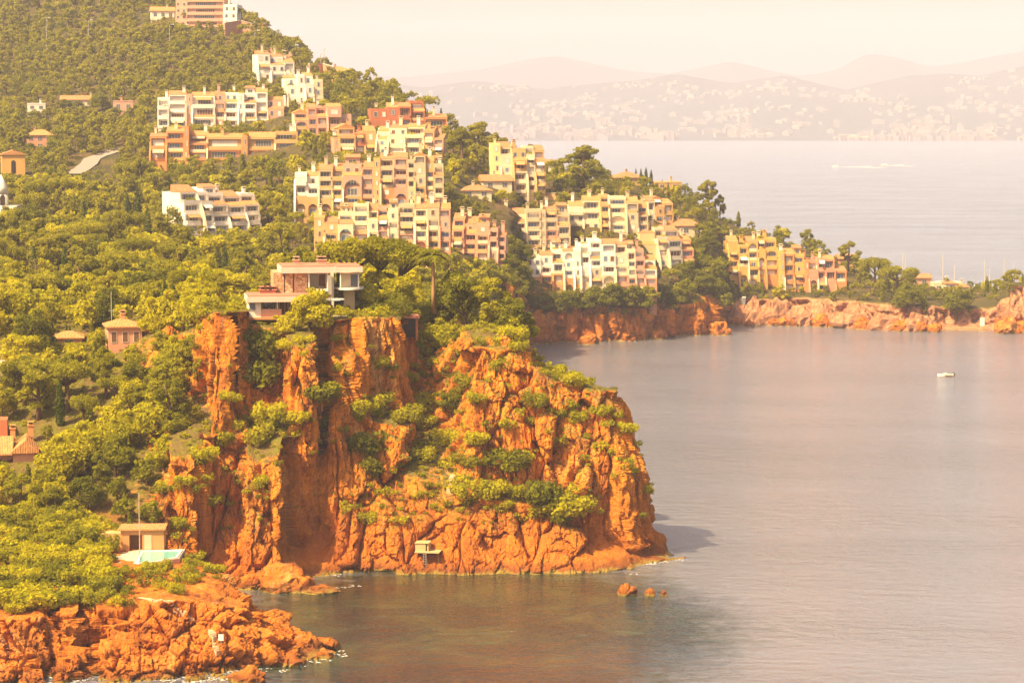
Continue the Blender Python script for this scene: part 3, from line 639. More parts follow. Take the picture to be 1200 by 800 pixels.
block('apartment_block', 'long cream and pink apartment row with roof terraces, right behind the umbrella pines', 'apartment block', rad(2), 306, 11.4,
  [(368,380,258,'LLWW','o','t'), (380,396,262,'WLLW','o','t'), (396,414,252,'LWHL','oc','p',.3), (414,432,243,'LLLLL','sc','f'), (432,443,246,'LLLW','oc','t',-.4), (443,455,244,'LWLL','sp','f',.4), (455,467,248,'WLWL','pc','p',0), (467,486,242,'LLLLL','sb','f',.3), (486,501,245,'LHLLL','sc','t',.1), (501,515,244,'LLLLW','ob','t',-.3), (515,528,246,'ALLWL','sp','t',0)], seed=14, depth=9)
block('apartment_block', 'pink stepped flats with chimneys at the right end of the cream row', 'apartment block', rad(-4), 306, 11,
  [(530,543,256,'LLLL','s','t',-.4), (543,558,262,'LLLW','s','t',.4), (558,573,264,'LLLW','s','p'), (573,583,268,'WLL','p','f',.3), (583,592,275,'LL','p','t',.9)], seed=15, depth=8)
block('apartment_block', 'tall yellow apartment house with curved walls near the ridge', 'apartment block', rad(8), 226, 11.5,
  [(579,588,170,'WWWW','y','f',.8), (588,602,172,'LWWW','c','t',.6), (602,618,176,'LLLW','co','f',-.4), (618,628,172,'LALL','c','f',.2), (628,640,178,'LLLL','o','t',.4)], seed=17, depth=8)
block('apartment_block', 'beige terraced flats with brown balconies above the pale row by the sea', 'apartment block', rad(5), 290, 11,
  [(588,602,252,'LLW','c','t'), (602,617,250,'WLL','c','t',.3), (617,634,246,'LLLL','cb','f'), (634,640,248,'WWWW','b','f',-.5), (640,654,248,'LLLL','sb','t',.2), (654,669,254,'LLL','b','p',.6)], seed=18, depth=9)
block('apartment_block', 'cream block with a round white chimney and one tall curved buttress', 'apartment block', rad(2), 272, 11,
  [(667,684,240,'LWB','c','t',.3), (684,704,237,'WLL','c','t',.8), (704,714,232,'LLLL','o','f',-.4), (714,734,234,'LHLL','cc','f',.1), (734,748,240,'WWL','b','t',-.6), (748,760,243,'LLL','b','t',.7)], seed=20, depth=9)
block('apartment_block', 'small ochre flats with a slanting gable, above the bright yellow side wall', 'apartment block', rad(14), 262, 11,
  [(760,768,236,'WL','c','t',.3), (768,779,233,'LW','o','g',-.2), (779,790,238,'LL','o','t',.5)], seed=21, depth=8)
block('apartment_block', 'grey and cream block with a bright yellow side wall right of the pale row', 'apartment block', rad(16), 314, 12,
  [(754,772,272,'OOO','yy','t',1.2), (772,784,268,'WLLL','c','f',.3), (784,800,270,'LLLL','g','t',-.5), (800,815,282,'LLL','os','t',.4)], seed=22, depth=9)
block('apartment_block', 'long white and orange terraced row on the cliff edge above the red rocks', 'apartment block', rad(4), 346, 11.2,
  [(616,634,302,'OBWW','rw','f',-.3), (634,648,300,'ALLW','rw','t',.4), (648,661,296,'WLLL','rw','p',.2), (661,673,296,'HLLW','rw','t',0), (673,681,294,'OWWW','aw','f',-.7), (681,692,288,'WLWLL','bw','f',.3), (692,706,284,'LLWLL','bw','f',.1), (706,722,286,'LHLWL','cw','t',-.2), (722,737,290,'LLLW','sc','t',.4), (737,746,294,'DLLL','sc','p',0), (746,757,296,'LLA','sp','f',.5), (757,771,306,'ALL','sw','t',.8)], seed=24, depth=9)
block('apartment_block', 'bright orange apartment block with tall arches on the rocks over the cove', 'apartment block', rad(5), 336, 11,
  [(848,855,296,'WWW','r','f',.9), (855,866,286,'OLLL','a','t',.3), (866,877,288,'HALL','a','f',-.3), (877,889,286,'ALBL','a','t',-.6), (889,898,280,'WLHLL','a','f',.2), (898,913,281,'OLLAL','ra','f',.1)], seed=26, depth=9)
block('apartment_block', 'orange stepped flats with open loggias joined to the arched block on the rocks', 'apartment block', rad(3), 342, 11,
  [(914,919,296,'WWWW','a','f',-.8), (919,931,300,'LLLL','r','t',.2), (931,943,300,'LLWL','ra','p',.5), (943,948,306,'OWW','r','f',-.5), (948,959,305,'HALL','s','f',.1), (959,968,306,'LLLL','s','f',.3), (968,980,306,'OLLW','s','t',.2), (980,993,318,'OL','r','t',.6)], seed=28, depth=8)
block('apartment_block', 'white terraced house with curved balconies standing alone in the valley wood', 'apartment block', rad(34), 274, 12,
  [(222,240,225,'LLLL','w','t',.0), (240,252,228,'LLLL','w','f',-.6), (252,270,228,'LLLL','w','p',.4), (270,290,230,'LLL','w','t',.8), (290,306,232,'LL','w','f',1.2)], seed=30, depth=10, mix='gbgg')
block('hotel', 'large white and pink hotel with a grid of windows on the hilltop', 'hotel', rad(-4), 32, 8,
  [(205,218,-4,'WWWW','p','f',.5), (218,262,-6,'LLLL','p','f',0), (262,278,6,'WWW','w','f',-1)], seed=32, fins=False, depth=12, mix='gnn')
block('apartment_block', 'white block with blue windows under the pink retaining wall on the upper slope', 'apartment block', rad(14), 124, 11,
  [(338,350,92,'OWW','w','t',.8), (350,358,89,'WWW','w','f',.3), (358,368,90,'LWW','w','t',-.2), (368,379,93,'WWW','c','f',.5)], seed=34, mix='bbg', depth=9)
block('apartment_block', 'white stepped villa with tiled roofs just under the hilltop wall', 'apartment block', rad(18), 96, 10,
  [(304,318,64,'WLW','w','t',.5), (318,334,66,'LWW','w','t',0), (334,345,73,'WL','w','t',.4)], seed=35, depth=9)
block('villa', 'red stepped villa with tiled roof and dark loggias on the ridge', 'villa', rad(10), 152, 11,
  [(436,456,130,'OW','d','f',1.2), (456,468,128,'WW','d','t',.8), (468,482,124,'LLW','d','t',-.2), (482,498,121,'LLL','d','f',.2), (498,524,140,'L','r','t',.6)], seed=36, fins=False, depth=9)
house('tiled_house', 'tiled house with pale walls tucked behind the grey and cream block', rad(10), 785, 823, 276, 257, 'c', 'hip', 8, 1)
house('white_cottage', 'white cottage with arched windows on the ridge left of the umbrella pine', rad(8), 628, 660, 186, 169, 'w', 'hip', 7, 1, arch=True)
house('ridge_villa', 'broad ochre villa with an orange tiled roof on the ridge before the sea', rad(14), 721, 757, 207, 192, 'o', 'hip', 10, 1)
house('square_villa', 'brown square flat roofed villa at the right end of the ridge', rad(10), 768, 799, 214, 197, 'o', 'flat', 10, 2, wins='n')
house('low_villa', 'low cream house with terraces below the tall yellow block', rad(8), 541, 576, 232, 217, 'c', 'hip', 8, 1)
house('low_villa', 'cream garden house with tiled roof between the palms and the yellow block', rad(12), 566, 600, 222, 205, 'c', 'gable', 8, 1)
house('chapel', 'small ochre chapel with an arched front and orange roof at the left edge', rad(14), 3, 29, 206, 180, 'a', 'front', 9, 1, tile=TILE2, arch=True, nwin=1, cat='chapel', chim=False)
house('orange_house', 'pink walled house with a bright orange hipped roof among dark trees', rad(10), 32, 62, 175, 152, 's', 'hip', 8, 2, tile=TILE2)
house('grey_house', 'small grey flat roofed house high among the trees at far left', rad(12), 33, 53, 138, 121, 'w', 'flat', 7, 2)
house('hidden_house', 'cream low roofed house half hidden by trees on the left slope', rad(8), 72, 118, 126, 112, 'c', 'gable', 7, 1)
house('ruined_house', 'pink round ended house beside the hidden cream house', rad(8), 133, 156, 134, 118, 'p', 'flat', 6, 1)
house('hilltop_house', 'terracotta roofed red house among palms beside the hotel', rad(8), 296, 313, 16, 0, 's', 'hip', 10, 2)
house('gabled_house', 'white house with orange roof left of the hotel', rad(12), 178, 204, 22, 8, 'w', 'gable', 8, 1, tile=TILE2)
house('crest_house', 'pale house with orange roof on the crest against the sky', rad(12), 384, 412, 80, 62, 'p', 'hip', 8, 1, tile=TILE2)
house('garden_villa', 'pink villa with brown shutters and orange roof beside tall cypresses', rad(14), 128, 166, 408, 375, 's', 'hip', 7, 1, tile=TILE2, wins='n', rise=.22, nwin=3)
house('garden_house', 'low house showing an orange roof behind the clipped hedge', rad(10), 66, 96, 406, 389, 's', 'hip', 6, 1, tile=TILE2, rise=.3, chim=False)
house('shore_house', 'wide low pale house with flat roof near the marina', rad(5), 1094, 1128, 336, 327, 'c', 'flat', 8, 1, chim=False)
house('shore_house', 'pink house with tiled roof behind trees near the marina', rad(8), 1074, 1092, 332, 317, 'p', 'gable', 8, 1)
house('shore_house', 'bright white gabled house near the marina masts', rad(8), 1109, 1122, 327, 315, 'w', 'hip', 7, 1)
house('shore_house', 'cream house with tiled roof right of the bright white gabled house', rad(5), 1121, 1135, 327, 319, 'c', 'gable', 7, 1)
house('slope_house', 'reddish house with tiled roof above the orange flats, against the sea', rad(5), 983, 1003, 306, 292, 's', 'gable', 7, 1)
# retaining walls, road
def wall_run(name, label, pts, h, t, mat, cap=True):
    P = [ground(*p) for p in pts]; o0 = P[0]; root = empty(name, o0); tag(root, label, 'wall'); m = MB(); c = MB()
    for a, b in zip(P[:-1], P[1:]):
        a = a - o0; b = b - o0; d = (b - a)[:2]; d /= np.linalg.norm(d) + 1e-9; n = np.array([-d[1], d[0]]) * t / 2
        for mm, z0, z1, k in ((m, -3, h, 1), (c, h + .002, h + .18, 1.35)):
            q = [(a[0]-n[0]*k, a[1]-n[1]*k), (b[0]-n[0]*k, b[1]-n[1]*k), (b[0]+n[0]*k, b[1]+n[1]*k), (a[0]+n[0]*k, a[1]+n[1]*k)]
            zz = [a[2], b[2], b[2], a[2]]
            mm.add([(*q[i], zz[i] + z0) for i in range(4)] + [(*q[i], zz[i] + z1) for i in range(4)], [(0,3,2,1),(4,5,6,7),(0,1,5,4),(1,2,6,5),(2,3,7,6),(3,0,4,7)])
    m.build('masonry', mat, root)
    if cap: c.build('coping', CONC, root)
    return root
BRICKW = stucco('pink_masonry', (.46,.24,.17), .4); STONE = None
wall_run('retaining_wall', 'long pink retaining wall below the hotel on the hilltop', [(263,43),(282,40),(304,40)], 6.0, 1, BRICKW)
wall_run('retaining_wall', 'brown red retaining wall along the hilltop road at the skyline', [(298,66),(325,68),(350,76)], 4, 1, BRICKW)
wall_run('retaining_wall', 'red retaining wall on the skyline above the white block with blue windows', [(362,92),(378,88),(392,84)], 6, 1, CW['s'])
wall_run('terrace_wall', 'long low ochre garden wall under the tall yellow block', [(615,233),(640,235),(664,234)], 2.2, .6, CW['o'])
# ------------------------------------------------------------------ cliff-top villa
def stone_mat(name, c1, c2, sc=1.6):
    t = NT(name); P = t.n('ShaderNodeTexCoord').outputs['Object']
    v = t.n('ShaderNodeTexVoronoi', inp={'Vector': t.mapping(P, (1, 1, 1.5)), 'Scale': sc}); ve = t.n('ShaderNodeTexVoronoi', feature='DISTANCE_TO_EDGE', inp={'Vector': t.mapping(P, (1, 1, 1.5)), 'Scale': sc})
    k = t.mix(t.sep(v.outputs['Color'])[0], c1, c2); k = t.mix(t.ramp(ve.outputs[0], [(.02, .75), (.08, 0.)]), k, tuple(x * .35 for x in c1))
    t.principled(k, .92, t.bump(ve.outputs[0], .8, .1), .1); return t.mat
STONE = stone_mat('rubble_stone', (.42,.25,.13), (.62,.43,.26))
VP = at(360, 373, 361.5); vm = VP[1] / FPX; villa = empty('villa', VP, rad(9)); tag(villa, 'modern flat roofed villa with pink roofs and stone wall on the cliff top', 'villa')
X = lambda p: (p - 360) * vm; Z = lambda p: (373 - p) * vm
def vb(name, mat, *bx, smooth=False):
    m = MB()
    for b in bx: m.box(*b)
    return m.build(name, mat, villa)
# lower wing
vb('wall', CW['w'], (X(292), X(306), 0, 7, Z(371), Z(353)), (X(306), X(352), 3.0, 7, Z(371), Z(353)), (X(352), X(366), 0.6, 7, Z(371), Z(353)))
vb('balustrade', CW['p'], (X(306), X(330), .05, .2, Z(371), Z(361.5)))
vb('column', WHITE, (X(324.5), X(326), .25, .5, Z(371), Z(353)))
vb('floor_slab', CW['r'], (X(289), X(368), -.7, 7.2, Z(373.5), Z(371.02)))
vb('pier', CW['g'], (X(304), X(362), 1.5, 4, Z(395), Z(373.55)))
vb('fascia', CW['k'], (X(289), X(369), -.9, 7.3, Z(352.9), Z(346.5)))
vb('roof', REDROOF, (X(290.5), X(367.5), -.7, 7.1, Z(346.4), Z(345.2)))
add_window(villa, X(296), -.03, Z(363), 1, 1.3, 'g', split=True); add_window(villa, X(317), 2.97, Z(368.5), 2.0, 1.7, 'g', split=True); add_window(villa, X(332), 2.97, Z(370), 2.6, 2.0, 'n', split=True); add_window(villa, X(346), 2.97, Z(368.5), 1.8, 1.6, 'g', split=True)
for px in (310, 316, 322): add_chimney(villa, X(px), 4.5, Z(345.2), .45, REDROOF, .9)
# upper wing
vb('stone_wall', STONE, (X(323), X(335.5), 4.9, 12, Z(373), Z(321)), (X(337), X(346), 4.8, 12, Z(373), Z(321)), (X(347.5), X(363), 4.7, 12, Z(373), Z(321)))
vb('wall', CW['c'], (X(335.5), X(337), 5.6, 12, Z(373), Z(321)), (X(346), X(347.5), 5.6, 12, Z(373), Z(321)), (X(363), X(397), 7.0, 12, Z(373), Z(321)), (X(390), X(393.5), 3.2, 7, Z(373), Z(321)))
vb('column', WHITE, (X(364), X(365.3), 3.9, 4.15, Z(341), Z(322)), (X(386), X(387.3), 3.9, 4.15, Z(341), Z(322)))
vb('floor_slab', CW['w'], (X(362), X(389), 3.2, 7, Z(343.4), Z(341)), (X(360), X(386), 3.6, 7, Z(349), Z(346.4)))
vb('fascia', CW['k'], (X(331), X(395.5), 3.3, 12.5, Z(321.4), Z(314.3)))
vb('roof', REDROOF, (X(332.5), X(394.5), 3.5, 12.3, Z(314.2), Z(313)))
vb('shutter', CW['g'], (X(366), X(378), 6.8, 6.95, Z(340.5), Z(323)))
add_window(villa, X(381), 6.9, Z(340), 1.4, 2.0, 'n', split=True); vb('panel', METAL, (X(386.5), X(391), 2.9, 3.1, Z(347), Z(324)))
for px in (352, 380, 384): add_chimney(villa, X(px), 8, Z(313), .6, CW['p'], .8)
# right pavilion with rounded slabs
def rslab(name, mat, px, pr, yc, ry, z0, z1):
    pts = [(X(px) + pr * vm * math.cos(a), yc + ry * math.sin(a)) for a in np.linspace(0, 2 * math.pi, 40, endpoint=False)]
    m = MB(); m.prism_xy(pts, z0, z1); return m.build(name, mat, villa)
vb('fascia', CW['k'], (X(395.7), X(428), 2.9, 11, Z(321), Z(314.5))); vb('roof', REDROOF, (X(396.5), X(426), 3.1, 10.8, Z(314.4), Z(313.2)))
vb('wall', CW['c'], (X(402), X(422), 4.6, 10.5, Z(339.5), Z(321.2)))
vb('column', WHITE, (X(401), X(402.2), 3.1, 3.35, Z(339.5), Z(321.2)), (X(422.5), X(423.6), 3.4, 3.65, Z(339.5), Z(321.2)))
rslab('floor_slab', CW['w'], 413, 18, 6.2, 3.9, Z(341.6), Z(339.6)); rslab('roof_slab', CW['p'], 413, 18.5, 6.2, 4.0, Z(321.15), Z(320.2))
vb('pier', CW['b'], (X(407), X(420), 5.5, 9, Z(374), Z(341.7))); add_window(villa, X(419.5), 4.57, Z(339), 1.4, 2, 'g', split=True)
RECTS += [(286, 340, 372, 372, 355), (320, 308, 432, 352, 352)]
pg = empty('sun_canopy', at(388, 370, 357)); tag(pg, 'round white sun canopy on a post on the terrace below the cliff villa', 'canopy')
m = MB(); m.tube([(0,0,0), (0,0,2.35)], .09, 8); m.build('post', METAL, pg)
m = MB(); m.prism_xy([(2 * math.cos(a), 1.7 * math.sin(a)) for a in np.linspace(0, 6.283, 24, endpoint=False)], 2.35, 2.5); m.build('canopy_disc', WHITE, pg)
m = MB()
for a in np.linspace(0, math.pi, 6, endpoint=False): m.tube([(1.9*math.cos(a), 1.6*math.sin(a), 2.56), (-1.9*math.cos(a), -1.6*math.sin(a), 2.56)], .04, 5)
m.build('ribs', METAL, pg)
tv = empty('terrace_wall', at(408, 375, 360)); tag(tv, 'grey tan terrace wall along the cliff edge below the right pavilion of the villa', 'wall')
m = MB(); m.box(-2.2, 2.4, 0, .6, -1.6, .5); m.build('masonry', CW['b'], tv); m = MB(); m.box(-2.3, 2.5, -.1, .7, .502, .62); m.build('coping', CONC, tv)

# concrete shelter on the cliff edge right of the villa garden, red roofed
sh = empty('cliff_shelter', at(480, 395, 369), rad(6)); tag(sh, 'dark concrete opening with a red roof slab let into the cliff edge', 'shelter')
m = MB(); m.box(-.9, .9, 0, 4, 0, 2.9); m.build('dark_recess', [DARK], sh); m = MB(); m.box(-1.6, 1.5, -.5, 4, 2.92, 3.3); m.build('roof', REDROOF, sh); m = MB(); m.box(-1.5, -.92, .15, 4, -.5, 2.9).box(.92, 1.3, .15, 4, -.5, 2.9); m.build('wall', CW['d'], sh)

# pink house with arches at the left edge
ph = empty('pink_house', at(12, 566, 352), rad(10)); pm = ph.location.y / FPX; tag(ph, 'salmon pink house with arched openings and a tiled roof at the left edge', 'house')
X2 = lambda p: (p - 12) * pm; Z2 = lambda p: (566 - p) * pm
m = MB(); m.box(X2(-30), X2(16), 0, 7, -4, Z2(531)).box(X2(16), X2(41), -1.0, 7, -4, Z2(529)); m.build('wall', CW['s'], ph)
m = MB(); m.prism_yz([(-1.5, Z2(531)), (-1.5, Z2(529.5)), (3.4, Z2(513)), (8, Z2(529.5)), (8, Z2(531))][::-1], X2(-31), X2(16)); m.prism_xz([(X2(14), Z2(529)), (X2(46), Z2(529)), (X2(46), Z2(527)), (X2(31), Z2(514)), (X2(14), Z2(527))], -1.6, 7.5); m.build('roof', TILE2, ph)
for px, yf in ((11, 0), (21, -1.0), (3, 0)):
    am = MB(); am.prism_xz([(-.5, 0), (.5, 0)] + [(.5 * math.cos(a), 1.3 + .5 * math.sin(a)) for a in np.linspace(0, math.pi, 9)], -.05, .05); o = am.build('arched_window', [DARK], ph); o.location = (X2(px), yf, Z2(556))
add_chimney(ph, X2(15), 4.5, Z2(520), 1.8, CW['r'], .75); add_chimney(ph, X2(36), 5.5, Z2(516), 1.6, CW['r'], .8)
m = MB(); m.box(X2(-30), X2(8), 7.5, 12, 0, Z2(498)); m.build('rear_wall', CW['d'], ph)
m = MB(); m.box(X2(-30), X2(9), -1.6, -.02, Z2(560), Z2(555)); m.build('terrace', CW['w'], ph)
RECTS.append((-20, 498, 44, 548, 352))

# pool house, pool and deck on the foreground rock
dk = at(172, 655, 304.5); dkz = dk[2]
deck = empty('pool_terrace', dk, rad(4)); tag(deck, 'pale paved terrace round the turquoise pool on the foreground rock', 'terrace'); dm = dk[1] / FPX
m = MB(); out = [(-6.6, -2.2), (-.6, -4.6), (4.0, .0), (4.4, 7.4), (-6.6, 7.4)]; m.prism_xy(out, -4.5, -.02); m.build('paving', CONC, deck)
m = MB(); m.prism_xy([(-.7, -4.85), (4.2, .0), (4.2, .3), (-.6, -4.55)], -4.4, .08); m.build('edge_wall', CW['p'], deck)
pool = empty('swimming_pool', dk + np.array([.9, 2.1, 0]), rad(4)); tag(pool, 'turquoise swimming pool on the terrace above the foreground rock', 'swimming pool')
pw_ = NT('pool_water'); pw_.principled((.16,.46,.42), .06, pw_.bump(pw_.noise(pw_.pos(), 2.5, 3), .25, .05), .5)
q = [(-1.9, -4.6), (-.9, -5.0), (2.5, -1.2), (2.8, 3.5), (-1.9, 3.5)]
m = MB(); m.prism_xy(q, -.015, .03); m.build('water', pw_.mat, pool)
m = MB(); cx_, cy_ = .5, -.4
for i in range(5):
    a, b = np.array(q[i]), np.array(q[(i+1) % 5]); oa, ob = a + (a - (cx_, cy_)) * .14, b + (b - (cx_, cy_)) * .14
    m.prism_xy([tuple(oa), tuple(ob), tuple(b), tuple(a)], -.014, .10)
m.build('coping', WHITE, pool)
hp = dk + np.array([-1.7, 6.2, -.02]); hs = empty('pool_house', hp, rad(4)); tag(hs, 'low ochre pool house with a flat tiled edge and open doorway behind the pool', 'pool house')
m = MB(); m.box(-2.6, -1.5, 0, 4, 0, 2.7).box(.2, 3.0, 0, 4, 0, 2.7).box(-1.5, .2, 1.6, 4, 0, 2.7).box(-1.5, .2, .0, 1.6, 2.1, 2.7); m.build('wall', CW['r'], hs)
m = MB(); m.box(-2.9, 3.2, -.35, 4.2, 2.72, 2.9); m.build('roof', TILE2, hs); m = MB(); m.box(-1.45, -.4, 1.5, 1.58, 0, 2.05); m.build('door', [BROWN], hs); m = MB(); m.box(.45, 1.4, -.06, -.01, 0, 2.1); m.build('door', CW['b'], hs)
m = MB(); m.box(-5.2, -2.65, .8, 4, 0, 2.2); m.build('annexe', CW['o'], hs)
RECTS.append((132, 618, 206, 662, 304))
pf = empty('pool_parasol', at(123, 662, 303)); tag(pf, 'folded pale blue parasol left of the pool terrace', 'parasol')
m = MB(); m.tube([(0,0,-1.5),(0,0,2.3)], .05, 6); m.build('pole', METAL, pf); m = MB(); m.tube([(0,0,.2),(0,0,.9),(0,0,1.7),(0,0,2.2)], [.5,.42,.25,.05], 10); m.build('canopy', flatmat('pale_blue_canvas', (.42,.55,.66)), pf)

# wooden bathing platform on the cliff foot
wp = at(500, 646, 343.2); pl = empty('bathing_platform', wp, rad(-8)); tag(pl, 'small wooden bathing platform with a hut fixed to the cliff foot', 'platform'); WOOD = flatmat('weathered_wood', (.50,.36,.18), .9, .1)
m = MB(); m.box(-1.7, 1.9, -.6, 3, -.12, 0); m.build('planks', WOOD, pl); m = MB(); m.box(-1.7, -.2, .2, 2.4, .005, 1.1).box(.0, .2, .3, 2.4, .005, 1.05).box(-1.8, .3, .1, 2.5, 1.12, 1.2); m.build('hut', WOOD, pl)
m = MB(); m.box(-.19, -.01, .6, .7, .005, 1.0); m.build('door', BROWN, pl)
m = MB()
for x in (-1.5, 0, 1.7): m.tube([(x, -.4, -.12), (x, .7, -2.2)], .07, 6)
m.build('struts', WOOD, pl); m = MB(); m.tube([(-.4,-.6,0),(-.4,-.3,-3.4)], .05, 6).tube([(.0,-.6,0),(.0,-.3,-3.4)], .05, 6)
for k in range(9): m.tube([(-.4,-.57+.03*k,-.3-.36*k),(0,-.57+.03*k,-.3-.36*k)], .035, 5)
m.build('ladder', METAL, pl)

# stepped paths
def steps(name, label, pts, w, mat, which, n_per=1.0, rise=.1):
    P = [ground(*p, which) for p in pts]; L = []
    for a, b in zip(P[:-1], P[1:]):
        k = max(1, int(np.linalg.norm(b - a) / n_per)); L += [a + (b - a) * i / k for i in range(k)]
    L.append(P[-1]); o0 = P[0]; root = empty(name, o0); tag(root, label, 'steps'); m = MB()
    for a, b in zip(L[:-1], L[1:]):
        d = (b - a)[:2]; l = np.linalg.norm(d) + 1e-6; d /= l; n = np.array([-d[1], d[0]]) * w / 2; c = (a + b) / 2 - o0; e = d * l * .55
        hz_ = drop(c[0] + o0[0], c[1] + o0[1], which); z = max(c[2], (hz_[0] - o0[2]) if hz_ else c[2]) if abs((hz_[0] if hz_ else 0) - c[2] - o0[2]) < 1.0 else c[2]
        q = [c[:2]-n-e, c[:2]-n+e, c[:2]+n+e, c[:2]+n-e]; q = q if np.cross(q[1]-q[0], q[2]-q[1]) > 0 else q[::-1]
        m.prism_xy([tuple(v) for v in q], z - .5, z + rise + .12)
    m.build('treads', mat, root); return root
PALE = flatmat('pale_stone', (.58,.40,.25), .9, .1)
steps('stone_steps', 'pale stone path of steps crossing the foreground rock', [(163,700),(180,703),(200,710),(216,719),(227,726)], .55, PALE, 'B', .35, -.06)
steps('stone_steps', 'short white flight of steps going down the foreground rock', [(247,738),(250,744),(252,752),(253,760),(256,768)], .7, PALE, 'B', .4, 0)
steps('garden_steps', 'pale garden steps on the green ledge of the cliff', [(532,556),(530,562),(528,570),(527,578)], 1.0, PALE, 'A', .45)
steps('cliff_steps', 'white steps descending the pink rock under the orange block', [(872,348),(871,356),(870,364),(869,372)], 1.2, WHITE, 'C', .6)
mk = empty('marker_pillar', ground(1151, 381)); tag(mk, 'small white pillar on the beach at far right', 'pillar')
m = MB(); m.box(-.6, .6, -.6, .6, -2, 2.1); m.build('shaft', WHITE, mk); m = MB(); m.box(-.7, .7, -.7, .7, 2.102, 2.3); m.build('cap', WHITE, mk)
m = MB(); sg = empty('notice_board', ground(259, 755, 'B')); tag(sg, 'small pale notice board beside the white steps on the foreground rock', 'sign'); m.box(-.3, .3, -.03, .03, .5, 1.25); m.build('board', WHITE, sg); m = MB(); m.tube([(0,.05,-.5),(0,.05,1.2)], .04, 6); m.build('post', METAL, sg)

# court and hedges on the left terrace
ct = at(8, 428, 388); cz_ = 24.6
cc = MB(); cc.prism_xy([(-74, 383), (-75.2, 391), (-68.5, 408), (-90, 409), (-95, 383)][::-1], 20, cz_ + .9); co_ = cc.build('pale_forecourt', flatmat('pink_paving', (.52,.38,.29), .9, .1)); tag(co_, kind='structure')

# winding road on the left hill
rd = [ground(*p, 'C') for p in ((86,206),(96,200),(104,194),(108,188),(118,184),(128,181),(142,176))]
V = []; F = []
for i, p in enumerate(rd):
    t = rd[min(i+1, len(rd)-1)] - rd[max(i-1, 0)]; t = t[:2] / np.linalg.norm(t[:2]); n = np.array([-t[1], t[0]])
    for s in (-1, -.33, .33, 1):
        q = p[:2] + n * s * 3.0; V.append((q[0], q[1], p[2] + .7))
for i in range(len(rd) - 1):
    for k in range(3): F.append((i*4+k, i*4+k+1, (i+1)*4+k+1, (i+1)*4+k))
m = MB(); m.add(V, F); m.add([(v[0], v[1], v[2] - 3) for v in V], [tuple(f) for f in F])
ns = len(V)
for i in range(len(rd) - 1):
    for k in (0, 3): m.f.append((i*4+k, (i+1)*4+k, (i+1)*4+k+ns, i*4+k+ns)); m.m.append(0)
tag(m.build('road', flatmat('sunbleached_asphalt', (.30,.25,.22), .9, .1)), kind='structure')
RECTS.append((88, 178, 132, 206, rd[2][1]))

# white tower with a conical roof at the left edge
tw = empty('white_tower', ground(2, 252)); tm = tw.location.y / FPX; tag(tw, 'white round tower house with a pointed dome at the left edge', 'tower')
m = MB(); m.tube([(0,0,-5),(0,0,25*tm)], 8*tm, 20); m.build('wall', CW['w'], tw, True); m = MB(); m.tube([(0,0,25*tm),(0,0,33*tm),(0,0,40*tm),(0,0,47*tm)], [8.6*tm,7*tm,4.4*tm,.4*tm], 20); m.build('dome', CW['w'], tw, True)
for k, px in enumerate((-3, 3)):
    am = MB(); am.prism_xz([(-.7, 0), (.7, 0)] + [(.7 * math.cos(a), 2.2 + .7 * math.sin(a)) for a in np.linspace(0, math.pi, 9)], -.2, .1); o = am.build('window', [DARK], tw); o.location = (px*tm, -7.4*tm, 12*tm)
m = MB(); m.box(4*tm, 19*tm, -2, 5, -5, 11*tm); m.build('wing', CW['w'], tw)
RECTS.append((-10, 205, 18, 248, tw.location.y))

# ------------------------------------------------------------------ lamps, poles
def lamp(px, py, hpx, label, which='C', arm=1.0):
    P = ground(px, py, which); h = hpx * P[1] / FPX; r = empty('street_lamp', P); tag(r, label, 'street lamp')
    m = MB(); m.tube([(0,0,-1),(0,0,h)], [.22,.12], 8); m.build('pole', METAL, r); m = MB(); m.tube([(0,0,h),(arm,-.2,h+.3)], .09, 6); m.build('arm', METAL, r); m = MB(); m.box(arm-.1, arm+1.1, -.5, .1, h+.2, h+.42); m.build('lamp_head', WHITE, r)
lamp(55, 62, 40, 'leftmost tall street lamp in the wood of the upper left slope'); lamp(104, 58, 33, 'second street lamp from the left in the upper wood'); lamp(199, 66, 36, 'tall street lamp in front of the gabled house by the hotel'); lamp(214, 52, 22, 'short street lamp with a wide head just right of the tall one', arm=1.6); lamp(299, 70, 33, 'street lamp in front of the hilltop retaining wall')
lamp(376, 86, 26, 'thin lamp post against the sky left of the crest house'); lamp(380, 86, 34, 'taller lamp post against the sky beside the crest house')
def pole(P, h, label, name='utility_pole'):
    r = empty(name, P); tag(r, label, 'pole'); m = MB(); m.tube([(0,0,-2.5),(0,0,h)], [.075,.05], 8); m.build('shaft', CONC, r); m = MB(); m.box(-.5, .5, -.05, .05, h*.55, h*.55+.1); m.build('crossbar', METAL, r)
pole(at(164, 662, 301), 9.2, 'tall pale pole standing in front of the pool')
pole(at(131, 392, 415), 7.5, 'thin aerial mast over the orange roof of the garden villa', 'aerial_mast')

# ------------------------------------------------------------------ boats
HULL = flatmat('white_hull', (.80,.72,.64), .35, .5)
def hull_mesh(L, B, H, mat, name, root, n=12):
    V = []; F = []
    for i in range(n + 1):
        t = i / n; x = L * (t - .5); w = B / 2 * (1 - max(0, (t - .45) / .55) ** 2.2) * (.88 + .12 * min(1, t * 4)); s = H * (1 + .28 * t * t)
        V += [(x, 0, -.35 * H * (1 - t ** 3)), (x, -w * .8, 0), (x, -w, s), (x, -w * .86, s), (x, -w * .8, s * .55), (x, w * .8, s * .55), (x, w * .86, s), (x, w, s), (x, w * .8, 0)]
    for i in range(n):
        for k in range(9): F.append((i*9+k, i*9+(k+1) % 9, (i+1)*9+(k+1) % 9, (i+1)*9+k))
    F += [tuple(range(8, -1, -1)), tuple(n*9+k for k in range(9))]
    m = MB(); m.add(V, F); return m.build(name, mat, root, False)
